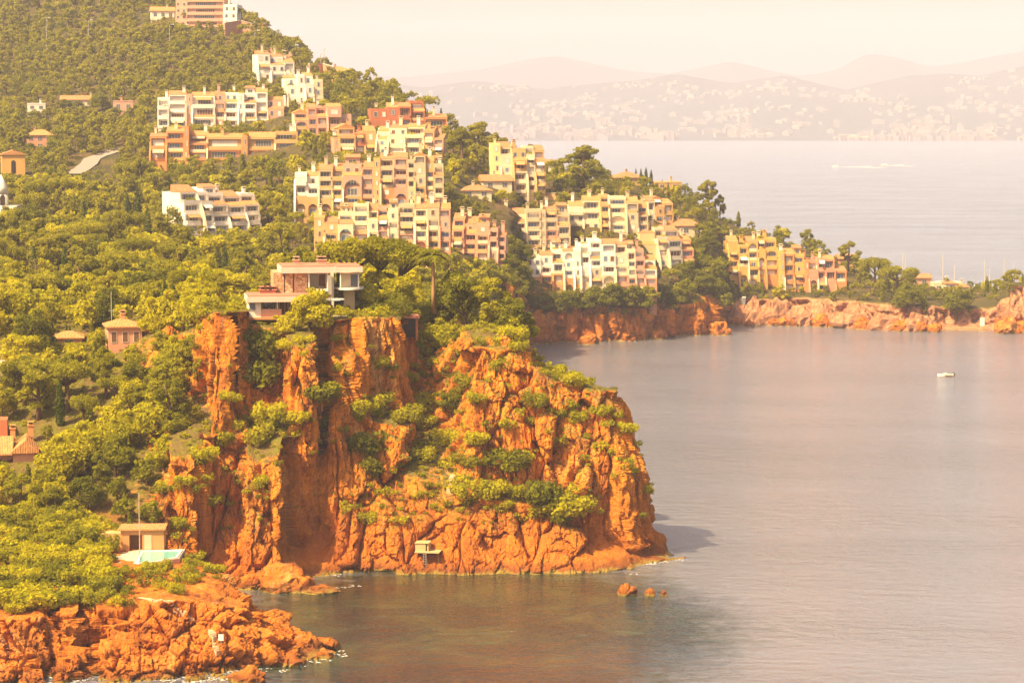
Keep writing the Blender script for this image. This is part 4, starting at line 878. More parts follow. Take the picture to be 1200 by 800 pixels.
bp = at(1108, 441, seaD(441)); bp[2] = .05
bt = empty('motorboat', bp, math.pi - rad(4)); bt.scale = (.88, .88, .88); tag(bt, 'small white motorboat with a brown side drifting on the open water', 'boat')
hull_mesh(4.6, 1.7, .62, HULL, 'hull', bt); m = MB(); m.box(-2.2, .3, .858, .875, .1, .34).box(-2.2, .3, -.875, -.858, .1, .34); m.build('side_stripe', BROWN, bt)
m = MB(); m.box(-.3, .5, -.45, .45, .38, 1.0); m.build('console', HULL, bt); m = MB(); m.box(-1.9, -1.4, -.7, .7, .36, .6).box(1.0, 1.4, -.45, .45, .36, .6); m.build('seat', PALE, bt); m = MB(); m.box(-2.65, -2.32, -.18, .18, .1, .95); m.build('outboard_motor', [DARK], bt); m = MB(); m.box(.35, .4, -.4, .4, 1.0, 1.35); m.build('windscreen', GLASS, bt)
FOAM = flatmat('sea_foam', (.82,.80,.77), .9, .1)
for (px, py, ln, lb) in ((979, 196, 45, 'fast white motorboat leading a long wake far out on the bay'), (1036, 194.3, 26, 'second far motorboat with a thin wake behind the first')):
    P = at(px, py, seaD(py)); P[2] = .25; k = P[1] / FPX; r = empty('speedboat', P, math.pi - rad(0)); tag(r, lb, 'boat')
    hull_mesh(9, 3, 1.4, HULL, 'hull', r); m = MB(); m.box(-2.5, 1.2, -1, 1, 1.1, 2.6); m.build('cabin', HULL, r)
    m = MB(); Lw = ln * k; wake = []
    for s in (-1, 1): m.add([(-3, s*.8, -.06), (-3 - Lw, s*58, -.06), (-3 - Lw, s*34, -.06), (-4, s*-1.2 if s < 0 else -.9, -.06)][::s], [(0,1,2,3)])
    m.build('wake', FOAM, r)
def sailboat(px, ptop, label, D=905):
    P = at(px, 330, D); P[2] = 0; top = at(px, ptop, D)[2]; r = empty('sailboat', P, rad(25)); tag(r, label, 'sailboat', None)
    hull_mesh(11, 3.4, 1.3, HULL, 'hull', r); m = MB(); m.box(-2, 2, -1, 1, 1, 1.9); m.build('cabin', HULL, r); m = MB(); m.tube([(.6,0,1),(.6,0,top)], [.17,.10], 8); m.build('mast', CONC, r)
    m = MB(); m.tube([(.6,0,2.6),(-4.2,0,2.6)], .12, 6); m.build('boom', WHITE, r); m = MB(); m.tube([(.5,0,2.95),(-4,0,2.95)], [.3,.22], 8); m.build('furled_sail', WHITE, r); m = MB(); m.tube([(.6,-.9,top*.6),(.6,.9,top*.6)], .08, 6); m.build('spreader', METAL, r)
for px, pt, lb in ((1056, 296, 'leftmost sailboat mast above the shore trees'), (1059, 300, 'shorter sailboat mast just right of the leftmost mast'), (1103, 297, 'sailboat with a tall mast behind the bright white gabled house'), (1117, 311, 'sailboat with the shortest mast behind the cream shore house'), (1152, 305, 'sailboat with the brightest mast above the right shore'), (1158, 314, 'sailboat with a short mast beside the brightest mast'), (1175, 303, 'sailboat with a dark topped mast near the right edge'), (1186, 306, 'rightmost sailboat mast near the frame edge')):
    sailboat(px, pt, lb)

# rocks standing in the sea
def sea_rock(px, py, wpx, label, seed, hk=.62, mat=None):
    D = seaD(py); P = at(px, py, D); P[2] = 0; r = wpx * D / FPX / 2; n, k = 26, 15; V = []
    th = np.linspace(0, 2*math.pi, n, endpoint=False); ph_ = np.linspace(-.5, math.pi/2, k)
    G = np.array([[(math.cos(a)*math.cos(b), math.sin(a)*math.cos(b), math.sin(b)) for a in th] for b in ph_]).reshape(-1, 3)
    d = 1 + .42 * fbm(G * 1.6 + seed * 3.1, 4, seed) + .3 * (worley(G * 1.9 + seed, seed)[2] - .5); G = G * d[:, None] * np.array([r, r * .9, r * 2 * hk])
    idx = np.arange(n*k).reshape(k, n); F = np.stack([idx[:-1], np.roll(idx[:-1], -1, 1), np.roll(idx[1:], -1, 1), idx[1:]], -1).reshape(-1, 4)
    o = link(bpy.data.objects.new('sea_rock', np_mesh('sea_rock', G, F, [mat or ROCK_FG], None, False))); o.location = P; tag(o, label, 'rock'); return o
sea_rock(735, 696, 21, 'largest of three small rocks in the sea off the headland tip', 1); sea_rock(762, 698, 12, 'middle of three small rocks in the sea off the headland tip', 2, .75); sea_rock(778, 697, 8, 'smallest of three rocks in the sea, farthest from the headland', 3, .7)
sea_rock(382, 769, 22, 'low sea rock with foam at the tip of the foreground shore', 4, .4); sea_rock(360, 762, 36, 'dark rock at the end of the foreground point', 5, .55); sea_rock(335, 690, 62, 'boulder mound at the foot of the cliff beside the cave', 6, .42); sea_rock(372, 692, 46, 'low flat rock reaching into the cove from the boulder mound', 7, .12); sea_rock(290, 797, 44, 'low rock in the water at the bottom edge', 8, .35); sea_rock(822, 391, 20, 'small red rock at the foot of the far red point', 9, .5); sea_rock(893, 379, 34, 'brown boulder on the beach below the arched orange block', 10, .5); sea_rock(945, 377, 30, 'yellowish boulder on the beach right of the brown one', 11, .5)
for i_, (px_, py_, w_, k_, lb_) in enumerate(((862,381,16,.5,'pale boulder at the left end of the cove beach'),(878,382.5,12,.6,'small pink boulder on the cove beach under the white steps'),(912,381,26,.45,'flat brown rock in the middle of the cove beach'),(928,382,14,.6,'pointed rock on the cove beach below the stepped orange flats'),(966,382,30,.4,'broad pink rock at the right end of the cove beach'),(988,383.5,22,.6,'tawny rock where the cove beach meets the shore cliff'),(1012,385,26,.5,'rust coloured rock below the pale shore cliff, left one'),(1030,386,18,.7,'taller rust rock below the pale shore cliff'),(1055,387,30,.45,'long tan rock at the foot of the shore lawn'),(1078,388,20,.6,'dark brown rock beside the red gully of the shore'),(1096,388.5,16,.5,'small rock just left of the pink far beach'),(1180,390,30,.6,'red rock at the foot of the right edge bluff'),(842,392,26,.6,'red rock at the tip of the far red point'),(770,397,22,.5,'low red rock in front of the far red cliff'),(690,402.5,26,.4,'dark rock at the foot of the far red cliff'))):
    sea_rock(px_, py_, w_, lb_, 20 + i_, k_)
for i_, (px_, py_, w_, k_, lb_) in enumerate(((868,379.5,30,.85,'tall pink rock left of the white cliff steps'),(884,379.5,34,.80,'tall rose coloured rock under the arched orange block'),(906,380,44,.66,'broad ochre rock buttress under the orange flats'),(938,380.5,40,.60,'grey pink outcrop in the middle of the cove shore'),(964,381,36,.62,'rounded tan outcrop with a dark hollow beside it'),(1000,383.5,46,.5,'big tan outcrop below the shore lawn'),(1038,386,40,.5,'pale slanting outcrop on the low shore'),(1074,387.5,34,.55,'rusty outcrop beside the red gully'))):
    sea_rock(px_, py_, w_, lb_, 50 + i_, k_, ROCK_FAR)
def land_rock(px, py, wpx, label, seed, hk, which='A'):
    P = ground(px, py, which); o = sea_rock(px, 690, 1, label, seed, hk, ROCK); s = wpx * P[1] / (1 * seaD(690)); o.location = P; o.scale = (s, s, s); return o
land_rock(546, 404, 28, 'square red rock block on top of the right cliff, left one', 71, .45); land_rock(592, 403, 15, 'upright red rock standing on top of the right cliff', 72, .75); land_rock(574, 402, 13, 'small red rock between the block and the upright rock', 73, .45); land_rock(616, 420, 14, 'red rock on the sloping brow of the right cliff', 74, .55); land_rock(168, 392, 15, 'upright red rock beside the garden villa', 75, .9); land_rock(198, 400, 18, 'slanting red rock between the garden villa and the left pillar', 76, .9); land_rock(212, 408, 13, 'narrow red rock just left of the tall left pillar', 77, 1.0)
# foam where the swell meets the rocks
def foam(pts, w, seed):
    R = random.Random(seed); m = MB()
    for (px, py) in pts:
        for k in range(9):
            x = px + R.gauss(0, w); y = py + R.gauss(0, w * .16); P = at(x, y, seaD(y)); s = R.uniform(.05, .17)
            m.add([(P[0] + s * 1.5 * math.cos(a) * R.uniform(.5, 1), P[1] + s * math.sin(a) * R.uniform(.5, 1), .02 + .004 * R.random()) for a in np.linspace(0, 6.28, 8, endpoint=False)], [tuple(range(8))])
    return m
fm = foam([(392,766),(400,769),(384,773),(370,776),(355,780),(395,762),(795,655),(740,672),(415,686),(400,688),(843,394),(800,396),(705,403),(1000,383),(1095,389),(330,786)], 5, 4)
RF = random.Random(8)
for S_ in (SA, SB, SC):
    zz = S_[..., 2]; cr = np.argmax(zz > .05, axis=0)
    for j in range(2, S_.shape[1] - 2):
        P = S_[cr[j], j]; q = proj(P)
        if cr[j] == 0 or not (-10 < q[0] < 1210) or vnoise(np.array([P * .11]), 4)[0] < .2: continue
        for k in range(2):
            x, y = P[0] + RF.gauss(0, .5), P[1] - abs(RF.gauss(.25, .45)); s = RF.uniform(.03, .11)
            fm.add([(x + s * 2.2 * math.cos(a) * RF.uniform(.5, 1), y + s * math.sin(a) * RF.uniform(.5, 1), .02 + .004 * RF.random()) for a in np.linspace(0, 6.28, 7, endpoint=False)], [tuple(range(7))])
tag(fm.build('sea_foam', FOAM), kind='stuff')

# ------------------------------------------------------------------ the town across the bay
fv = np.array([v.co for v in far1.data.vertices]); fp_ = [tuple(p.vertices) for p in far1.data.polygons]
BF = BVHTree.FromPolygons(fv.tolist(), fp_)
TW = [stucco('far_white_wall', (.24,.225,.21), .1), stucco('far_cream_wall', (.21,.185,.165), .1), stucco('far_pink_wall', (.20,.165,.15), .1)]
def town_mesh(w, d, h, kind, wm_):
    m = MB(); m.box(-w/2, w/2, 0, d, -14, h); 
    if kind: m.add([(-w/2-.6,-.6,h+.02),(w/2+.6,-.6,h+.02),(w/2+.6,d+.6,h+.02),(-w/2-.6,d+.6,h+.02),(-w/2+d*.3,d/2,h+3.2),(w/2-d*.3,d/2,h+3.2)], [(0,1,5,4),(1,2,5),(2,3,4,5),(3,0,4)], 1)
    else: m.box(-w*.2, w*.15, d*.3, d*.7, h+.02, h+3)
    nf = max(1, int(h / 3.4)); 
    for f in range(nf): m.box(-w*.46, w*.46, -.35, -.02, f*h/nf + h/nf*.35, f*h/nf + h/nf*.72, 2)
    return m.mesh('town_building', [wm_, TILE, GLASS])
tm_ = [town_mesh(w, d, h, k, TW[i % 3]) for i, (w, d, h, k) in enumerate([(13,10,7,1),(17,10,9,1),(24,12,13,0),(32,13,16,0),(44,14,14,0),(18,12,24,0),(12,10,6,1),(26,12,9,1),(54,15,10,0)])]
cand = []; RT = random.Random(11)
while len(cand) < 1300:
    px = RT.uniform(430, 1290); D = seaD(165) + 20 + 1500 * RT.random() ** 2.9
    x = (px - 600) / FPX * D; dens = .42 + 1.1 * vnoise(np.array([[px * .022, D * .005, 1.]]), 77)[0]
    if RT.random() > dens * (1.15 if px > 560 else .8): continue
    h = BF.ray_cast(Vector((x, D, 900)), Vector((0, 0, -1)))
    if h[0] is None: continue
    cand.append((x, D, h[0].z, RT.choice([0,1,1,2,2,3,4,5,6,7,7,8] if D < 7900 else [0,0,1,1,2,6,6,7]), RT.uniform(-.6, .6)))
cand.sort(key=lambda c: c[1]); sb = MB()
for i, (x, y, z, k, a) in enumerate(cand):
    if i < 280:
        o = bpy.data.objects.new('town_building', tm_[k]); o.location = (x, y, z); o.rotation_euler = (0, 0, a); link(o)
        row = 'on the waterfront' if y < seaD(165) + 90 else ('on the lower slopes' if y < seaD(165) + 330 else 'up on the hillside')
        kd = ['small tiled', 'tiled', 'flat roofed', 'wide flat roofed', 'very wide flat roofed', 'tall', 'small low tiled', 'long tiled', 'long low'][k]
        tag(o, f'{kd} {["white", "cream", "pink"][k % 3]} building {row} of the town across the bay', 'town building', f'{kd} buildings {row} across the bay')
    else:
        c, s = math.cos(a), math.sin(a); me = tm_[k]
        sb.add([(x + v.co.x*c - v.co.y*s, y + v.co.x*s + v.co.y*c, z + v.co.z) for v in me.vertices], [tuple(p.vertices) for p in me.polygons], 0)
tag(sb.build('town_buildings', [TW[1]]), kind='stuff')
# ------------------------------------------------------------------ vegetation
def leaf_mat(name, a, b, c, trans=.48):
    t = NT(name); oi = t.n('ShaderNodeObjectInfo'); P = t.n('ShaderNodeTexCoord').outputs['Object']
    off = t.n('ShaderNodeVectorMath', operation='ADD'); t.set(off, 0, P); t.set(off, 1, oi.outputs['Location'])
    k = t.ramp(t.noise(off.outputs[0], .75, 3, .7), [(.32, a), (.5, b), (.68, c)])
    k = t.mix(t.ramp(oi.outputs['Random'], [(0., .55), (.5, 0.), (1., 0.)]), k, a)
    k = t.mix(t.ramp(oi.outputs['Random'], [(0., 0.), (.6, 0.), (1., .6)]), k, c)
    d = t.n('ShaderNodeBsdfDiffuse'); t.set(d, 0, k); tr = t.n('ShaderNodeBsdfTranslucent'); t.set(tr, 0, t.mix(.6, k, c))
    mx_ = t.n('ShaderNodeMixShader'); t.set(mx_, 0, trans); t.t.links.new(d.outputs[0], mx_.inputs[1]); t.t.links.new(tr.outputs[0], mx_.inputs[2]); t.t.links.new(mx_.outputs[0], t.out.inputs[0])
    return t.mat
L_OAK = leaf_mat('oak_leaves', (0.097,0.107,0.009), (0.194,0.198,0.014), (0.342,0.316,0.018)); L_PINE = leaf_mat('pine_needles', (0.142,0.146,0.010), (0.283,0.271,0.014), (0.435,0.381,0.020))
L_OLD = leaf_mat('dusty_pine_needles', (0.160,0.152,0.014), (0.285,0.262,0.020), (0.42,0.37,0.026)); L_CYP = leaf_mat('cypress_leaves', (0.049,0.068,0.009), (0.082,0.102,0.012), (0.132,0.145,0.016), .15)
L_CED = leaf_mat('cedar_needles', (0.194,0.162,0.055), (0.283,0.226,0.085), (0.355,0.279,0.110)); L_LIME = leaf_mat('bright_leaves', (0.265,0.260,0.010), (0.447,0.410,0.012), (0.580,0.496,0.018)); L_PALM = leaf_mat('palm_leaves', (0.142,0.146,0.014), (0.253,0.246,0.022), (0.382,0.339,0.030))
BARK = flatmat('grey_brown_bark', (.16,.095,.055), .95, .05); PBARK = flatmat('palm_bark', (.34,.20,.09), .95, .05)
def leaf_cloud(blobs, n, size, R, jit=.6, inner=.5):
    B = np.array([b[0] for b in blobs], float); Q = np.array([b[1] if hasattr(b[1], '__len__') else (b[1],)*3 for b in blobs], float)
    wts = (Q[:, 0] * Q[:, 1] + Q[:, 1] * Q[:, 2] + Q[:, 0] * Q[:, 2]); wts = wts ** .8; k = R.choice(len(B), n, p=wts / wts.sum())
    d = R.normal(size=(n, 3)); d /= np.linalg.norm(d, axis=1, keepdims=True); r = 1 - (1 - inner) * R.random(n) ** 1.5 + .10 * R.random(n)
    lump = 1 + .16 * fbm(d * 2.6 + k[:, None] * 7.3, 2, 5)
    p = B[k] + d * Q[k] * (r * lump)[:, None]; nn = d + jit * R.normal(size=(n, 3)); nn /= np.linalg.norm(nn, axis=1, keepdims=True)
    u = np.cross(nn, R.normal(size=(n, 3))); u /= np.linalg.norm(u, axis=1, keepdims=True); v = np.cross(nn, u)
    s = size * (.6 + .8 * R.random(n))[:, None]; a = (.45 + .35 * R.random(n))[:, None]
    V = np.stack([p - u * s * .5, p - v * s * .5 * a + nn * s * .08, p + u * s * .5, p + v * s * .5 * a + nn * s * .08], 1).reshape(-1, 3)
    return V, np.arange(4 * n).reshape(n, 4)
def crown_blobs(kind, h, r, R):
    u = R.random
    if kind == 'oak':
        b = [((0, 0, h * .52), (r * .62, r * .62, h * .33))]; q0 = 6.28 * u(); ob = .14 * r
        for i in range(24):
            a = u() * 6.28; e = u(); k = r * (.72 + .16 * math.sin(2 * a + q0)) * (1 - e ** 2 * .62); s = r * (.13 + .20 * u() ** 1.5)
            b.append(((math.cos(a) * k + ob, math.sin(a) * k, h * (.22 + .66 * e + .06 * u())), (s * 1.15, s * 1.15, s * .85)))
    elif kind == 'umbrella':
        b = []
        for i in range(20):
            a = u() * 6.28; q = math.sqrt(u()) * r * .80; b.append(((math.cos(a) * q, math.sin(a) * q, h * (.80 - .10 * (q / r) ** 2 + .05 * u())), (r * (.20 + .15 * u()), r * (.20 + .15 * u()), h * (.09 + .06 * u()))))
    elif kind == 'pine':
        b = []
        lop = u() * 6.28
        for i in range(24):
            e = (i + u()) / 24; q = r * (.20 + .66 * math.sin(math.pi * (.16 + .80 * e))) * u() ** .4; a = u() * 6.28
            if math.cos(a - lop) < -.5 and e < .5 and u() < .6: continue
            s = r * (.16 + .18 * u()); b.append(((math.cos(a) * q, math.sin(a) * q, h * (.26 + .68 * e)), (s, s, h * (.04 + .05 * u()))))
    elif kind == 'cedar':
        b = []
        for i in range(8):
            e = i / 7; q = r * (1 - e * .86)
            for j in range(max(1, 6 - int(5 * e))):
                a = u() * 6.28; b.append(((math.cos(a) * q * .6, math.sin(a) * q * .6, h * (.16 + .76 * e)), (q * .45 + .2, q * .45 + .2, h * .055)))
    elif kind == 'cypress':
        b = [((0, 0, h * (.10 + .11 * i)), (r * w, r * w, h * .10)) for i, w in enumerate((.85, 1, 1, .95, .85, .7, .5, .28))]
    elif kind == 'dome':
        b = [((0, 0, h * .42), (r, r, h * .56))]
    else:
        b = [((0, 0, h * .35), (r * .7, r * .7, h * .42))]
        for i in range(6):
            a = u() * 6.28; b.append(((math.cos(a) * r * .6, math.sin(a) * r * .6, h * (.25 + .45 * u())), (r * (.30 + .2 * u()),) * 2 + (h * (.22 + .14 * u()),)))
    return b
def trunk_mesh(kind, h, r, R, blobs):
    m = MB(); t = {'oak': .42, 'umbrella': .80, 'pine': .86, 'cedar': .85, 'cypress': .5, 'shrub': .3, 'dome': .3}[kind]; rr = {'cypress': .12, 'shrub': .06, 'dome': .07}.get(kind, .035 * h)
    lean = R.normal() * .05 * h; pts = [(lean * e * e, R.normal() * .02 * h * (0 < e < 1), -1.0 if e == 0 else h * t * e) for e in (0, .35, .7, 1)]
    m.tube(pts, [rr * 1.15, rr, rr * .75, rr * .4], 7)
    if kind in ('oak', 'umbrella', 'pine', 'cedar'):
        for b in blobs[1:9]:
            c = b[0]; s = h * t * (.45 if kind != 'umbrella' else .62) ; m.tube([(lean * .3, 0, min(s, c[2] * .75)), (c[0] * .55, c[1] * .55, (min(s, c[2] * .75) + c[2]) / 2), (c[0], c[1], c[2])], [rr * .5, rr * .35, rr * .15], 5)
    return m.mesh('trunk', BARK, True)
def palm_meshes(h, r, R):
    m = MB(); bend = R.normal() * .05 * h; pts = [(bend * e * e, 0, -1 if e == 0 else h * e) for e in (0, .25, .5, .75, 1)]; m.tube(pts, [.26, .18, .16, .17, .22], 9); tk = m.mesh('trunk', PBARK, True)
    V = []; F = []
    for i in range(38):
        a = R.random() * 6.28; el = R.uniform(-.5, 1.25); L = r * R.uniform(.8, 1.15); prev = None; d = np.array([math.cos(a), math.sin(a)])
        for s in range(8):
            e = s / 7; q = L * e * math.cos(el) ; p = np.array([bend + d[0] * q * (1 - .1 * e), d[1] * q * (1 - .1 * e), h + L * (math.sin(el) * e - .75 * e * e * (1.1 if el > 0 else .5))])
            if prev is not None:
                w = .55 * r * .5 * math.sin(math.pi * min(1, e + .12)) + .06; sd = np.array([-d[1], d[0], 0])
                for sg in (-1, 1):
                    b = len(V); V += [prev, p, p + sd * sg * w + (0, 0, -.35 * w) + np.array([d[0], d[1], 0]) * w * .5, prev + sd * sg * w * .55 + (0, 0, -.25 * w) + np.array([d[0], d[1], 0]) * w * .5]; F.append((b, b+1, b+2, b+3))
            prev = p
    return tk, np_mesh('crown', np.array(V), np.array(F), [L_PALM])
PROTO = {}
def proto(kind, mat, nleaf, size, count, h=1.0, r=1.0, seed=0):
    """prototypes at real size (h,r); instances are scaled near 1"""
    out = []
    for i in range(count):
        R = np.random.default_rng(seed + i * 17 + 3); b = crown_blobs(kind, h, r, R); V, F = leaf_cloud(b, nleaf, size, R)
        out.append((trunk_mesh(kind, h, r, R, b), np_mesh('crown', V, F, [mat]), h, r))
    return out
PROTO['oak'] = proto('oak', L_OAK, 4200, .36, 4, 6.0, 3.1, 1)
PROTO['lime'] = proto('oak', L_LIME, 3600, .36, 3, 5.0, 2.6, 2)
PROTO['pine'] = proto('pine', L_PINE, 4200, .38, 4, 8.0, 2.9, 3)
PROTO['umbrella'] = proto('umbrella', L_PINE, 5200, .36, 3, 9.0, 4.0, 4)
PROTO['hillpine'] = proto('pine', L_OLD, 2200, .55, 4, 8.5, 3.2, 5)
PROTO['hilloak'] = proto('oak', L_OAK, 2200, .55, 3, 7.5, 3.8, 6)
PROTO['cedar'] = proto('cedar', L_CED, 3600, .42, 1, 10.0, 4.2, 7)
PROTO['cypress'] = proto('cypress', L_CYP, 1500, .30, 2, 7.0, .8, 8)
PROTO['shrub'] = proto('shrub', L_PINE, 1000, .24, 4, 1.5, 1.3, 9)
PROTO['limeshrub'] = proto('shrub', L_LIME, 1000, .24, 3, 1.5, 1.3, 10)
PROTO['darkshrub'] = proto('shrub', L_OAK, 1000, .24, 3, 1.5, 1.3, 11)
PROTO['dome'] = proto('dome', L_OAK, 2200, .20, 2, 1.7, 1.5, 12)
PROTO['palm'] = []
for i in range(2):
    tk, cr = palm_meshes(7.0, 2.1, np.random.default_rng(60 + i)); PROTO['palm'].append((tk, cr, 7.0, 2.1))
NAMES = {'oak': ('broadleaf_tree', 'tree'), 'lime': ('leafy_tree', 'tree'), 'pine': ('pine_tree', 'tree'), 'umbrella': ('umbrella_pine', 'tree'), 'hillpine': ('pine_tree', 'tree'), 'hilloak': ('broadleaf_tree', 'tree'), 'cedar': ('cedar_tree', 'tree'), 'cypress': ('cypress_tree', 'cypress'), 'palm': ('palm_tree', 'palm'), 'shrub': ('shrub', 'shrub'), 'limeshrub': ('shrub', 'shrub'), 'darkshrub': ('shrub', 'shrub'), 'dome': ('clipped_bush', 'bush')}
RV = random.Random(21)
def plant(kind, P, h, label, group=None, wide=1.0):
    pr = RV.choice(PROTO[kind]); s = h / pr[2]
    e = empty(NAMES[kind][0], (P[0], P[1], P[2] - .05), RV.uniform(0, 6.28)); e.scale = (s * wide, s * wide, s); tag(e, label, NAMES[kind][1], group)
    link(bpy.data.objects.new('trunk', pr[0]), e); link(bpy.data.objects.new('crown', pr[1]), e); return e
PLACED = []   # x, y, radius of every plant already standing
def free(x, y, r):
    for (a, b, c) in PLACED:
        if (a - x) ** 2 + (b - y) ** 2 < (r + c) ** 2: return False
    return True
def plant_px(kind, px, py, hpx, label, group=None, wide=1.0, which='all', D=None):
    P = at(px, py, D) if D else ground(px, py, which)
    if D:
        g = drop(P[0], P[1]); P[2] = min(P[2], g[0] + .3) if g and g[0] > P[2] - 6 else P[2]
    h = hpx * P[1] / FPX; PLACED.append((P[0], P[1], h * .3 * wide if kind not in ('cypress', 'palm', 'umbrella') else .8)); return plant(kind, P, h, label, group, wide)
# --- trees one can point at
plant_px('umbrella', 412, 352, 84, 'umbrella pine just behind the right pavilion of the cliff villa', D=381, wide=1.2)
plant_px('umbrella', 447, 352, 88, 'middle umbrella pine of the three on the cliff top', D=384, wide=1.2)
plant_px('umbrella', 470, 352, 80, 'umbrella pine left of the tall palm on the cliff top', D=382, wide=1.15)
plant_px('palm', 508, 358, 62, 'tall palm with a bare trunk on the cliff top right of the umbrella pines', D=376, wide=1.5)
plant_px('oak', 545, 384, 68, 'tallest bushy tree at the right end of the cliff top', D=377, wide=1.05)
plant_px('pine', 526, 376, 52, 'bushy pine between the palm and the tallest cliff top tree', D=385, wide=1.3)
plant_px('pine', 572, 386, 62, 'pale green pine leaning over the right cliff edge', D=374, wide=1.2)
plant_px('oak', 596, 390, 44, 'rightmost dark tree on the cliff top, over the sea', D=372, wide=1.1)
plant_px('oak', 612, 392, 28, 'small dark bush at the brink above the far water', D=372, wide=1.1)
plant_px('lime', 520, 418, 46, 'bright round tree in the gully below the cliff top domes', D=375, wide=1.1)
plant_px('lime', 486, 428, 42, 'feathery yellow green tree under the dark concrete opening', D=374, wide=1.0)
plant_px('oak', 530, 478, 32, 'olive grey bush against the upper cliff right of the gully', D=362)
plant_px('lime', 362, 392, 56, 'round yellow green tree hiding the middle of the cliff villa', D=355, wide=1.1)
plant_px('lime', 338, 398, 34, 'leafy bush hanging below the left wing of the villa', D=356, wide=1.4)
plant_px('pine', 352, 352, 76, 'conical pine behind the cliff villa roof', D=400, wide=.9)
plant_px('palm', 316, 470, 30, 'palm growing in the cleft beside the left rock pillar', D=356, wide=1.3)
plant_px('dome', 427, 360, 21, 'clipped round bush nearest the villa terrace', D=371, wide=1.1); plant_px('dome', 455, 356, 22, 'widest clipped bush in the cliff top row', D=373, wide=1.4); plant_px('dome', 464, 371, 21, 'clipped bush overhanging the bare cliff pillar', D=368.5); plant_px('dome', 439, 369, 16, 'smallest clipped bush below the villa row', D=368); plant_px('dome', 520, 376, 19, 'sunlit clipped dome right of the palm trunk', D=386, wide=1.2); plant_px('dome', 506, 374, 20, 'shaded clipped dome under the palm', D=390, wide=1.3)
plant_px('pine', 684, 224, 54, 'big dark pine on the ridge against the bay', which='C', wide=1.5); plant_px('oak', 672, 224, 20, 'round dark tree in front of the big ridge pine', which='C', wide=1.2); plant_px('oak', 700, 206, 20, 'dark round crown right of the big ridge pine', which='C')
plant_px('cedar', 42, 352, 50, 'grey green cedar standing out on the left slope', wide=1.2)
for px, py, hp, lb in ((745,208,19,'cypress at the left of the ridge row beside the broad villa'),(751,208,21,'second cypress in the ridge row'),(757,209,22,'tallest cypress in the ridge row'),(763,210,22,'cypress at the right end of the ridge row, beside the brown villa'),(776,214,16,'short cypress before the brown square villa'),(783,214,17,'cypress before the right half of the brown square villa'),(723,200,8,'tiny cypress left of the broad ridge villa roof'),(727,200,8,'tiny cypress touching the broad ridge villa roof'),(517,148,26,'lone cypress on the skyline above the red villa'),(555,160,12,'small cypress on the crest right of the red villa'),(334,165,20,'dark cypress at the right end of the long white block')):
    plant_px('cypress', px, py, hp, lb, which='C')
for px, py, hp, lb in ((54,402,31,'left cypress of the pair by the clipped hedge'),(61,402,30,'right cypress of the pair by the clipped hedge'),(99,386,30,'slim cypress left of the garden villa'),(110,384,30,'cypress behind the garden villa, first of four'),(117,383,24,'second cypress behind the garden villa'),(122,382,26,'third cypress behind the garden villa'),(132,378,30,'tallest cypress right behind the garden villa roof'),(19,380,25,'lone cypress near the left edge above the hedge'),(78,392,14,'short cypress above the orange garden roof'),(82,392,13,'shortest cypress above the orange garden roof')):
    plant_px('cypress', px, py, hp, lb)
for px, py, hp, lb in ((548,262,24,'palm in the garden below the cream house'),(60,248,26,'palm on the slope left of the road'),(284,30,24,'big palm beside the hotel'),(291,30,22,'second palm beside the hotel, nearer the red house'),(487,128,14,'palm behind the roof of the red ridge villa'),(216,30,14,'palm before the hotel front'),(1109,322,14,'palm among the marina houses'),(466,126,16,'palm left of the red ridge villa')):
    plant_px('palm', px, py, hp, lb, which='C', wide=1.2)
plant_px('pine', 945, 284, 24, 'pointed pine on the crest above the orange flats', which='C'); plant_px('pine', 994, 318, 36, 'tall conical pine right of the orange flats', which='C', wide=1.1); plant_px('umbrella', 1026, 345, 46, 'tallest umbrella pine on the low shore', which='C', wide=1.0); plant_px('umbrella', 1052, 350, 40, 'wide dark umbrella pine right of the tallest one', which='C', wide=1.4); plant_px('oak', 1062, 365, 34, 'dark broad tree above the pale shore rocks', which='C', wide=1.2); plant_px('oak', 1120, 372, 34, 'bushy tree over the pink beach', which='C', wide=1.3)
plant_px('hillpine', 831, 250, 42, 'tallest eucalyptus like tree on the ridge end against the sea', which='C', wide=.9); plant_px('hillpine', 844, 246, 30, 'thin dark tree beside the tallest ridge end tree', which='C', wide=.6); plant_px('pine', 560, 190, 48, 'tall dark pine left of the yellow apartment house', which='C', wide=1.1); plant_px('pine', 540, 200, 50, 'tallest dark pine on the slope above the ochre cluster', which='C', wide=1.0)
plant_px('lime', 30, 432, 42, 'round sunlit tree beside the pale forecourt', D=392, wide=1.3); plant_px('lime', 84, 440, 26, 'left bright round tree before the clipped hedge', D=393, wide=1.2); plant_px('lime', 103, 441, 26, 'right bright round tree before the clipped hedge', D=393, wide=1.2)
for px, hp, lb in ((18, 18, 'left clipped tree on the stone terrace edge'), (41, 24, 'mop headed tree with a thin trunk on the terrace edge'), (66, 30, 'wide olive tree on the terrace edge'), (94, 22, 'dark small tree right of the wide olive')): plant_px('oak', px, 462, hp, lb, D=383, wide=1.0)
for i_, (px, py, hp, kd) in enumerate(((638,366,26,'hilloak'),(652,368,24,'oak'),(668,366,30,'hilloak'),(683,368,26,'oak'),(697,366,30,'hilloak'),(713,366,34,'hilloak'),(728,364,30,'oak'),(744,366,32,'hilloak'),(760,364,30,'pine'),(776,360,26,'hilloak'),(792,358,28,'oak'))):
    plant_px(kd, px, py, hp, 'dark spreading tree on the cliff edge in front of the long white and orange row', 'dark trees along the cliff edge below the white and orange row', 1.25, 'C')
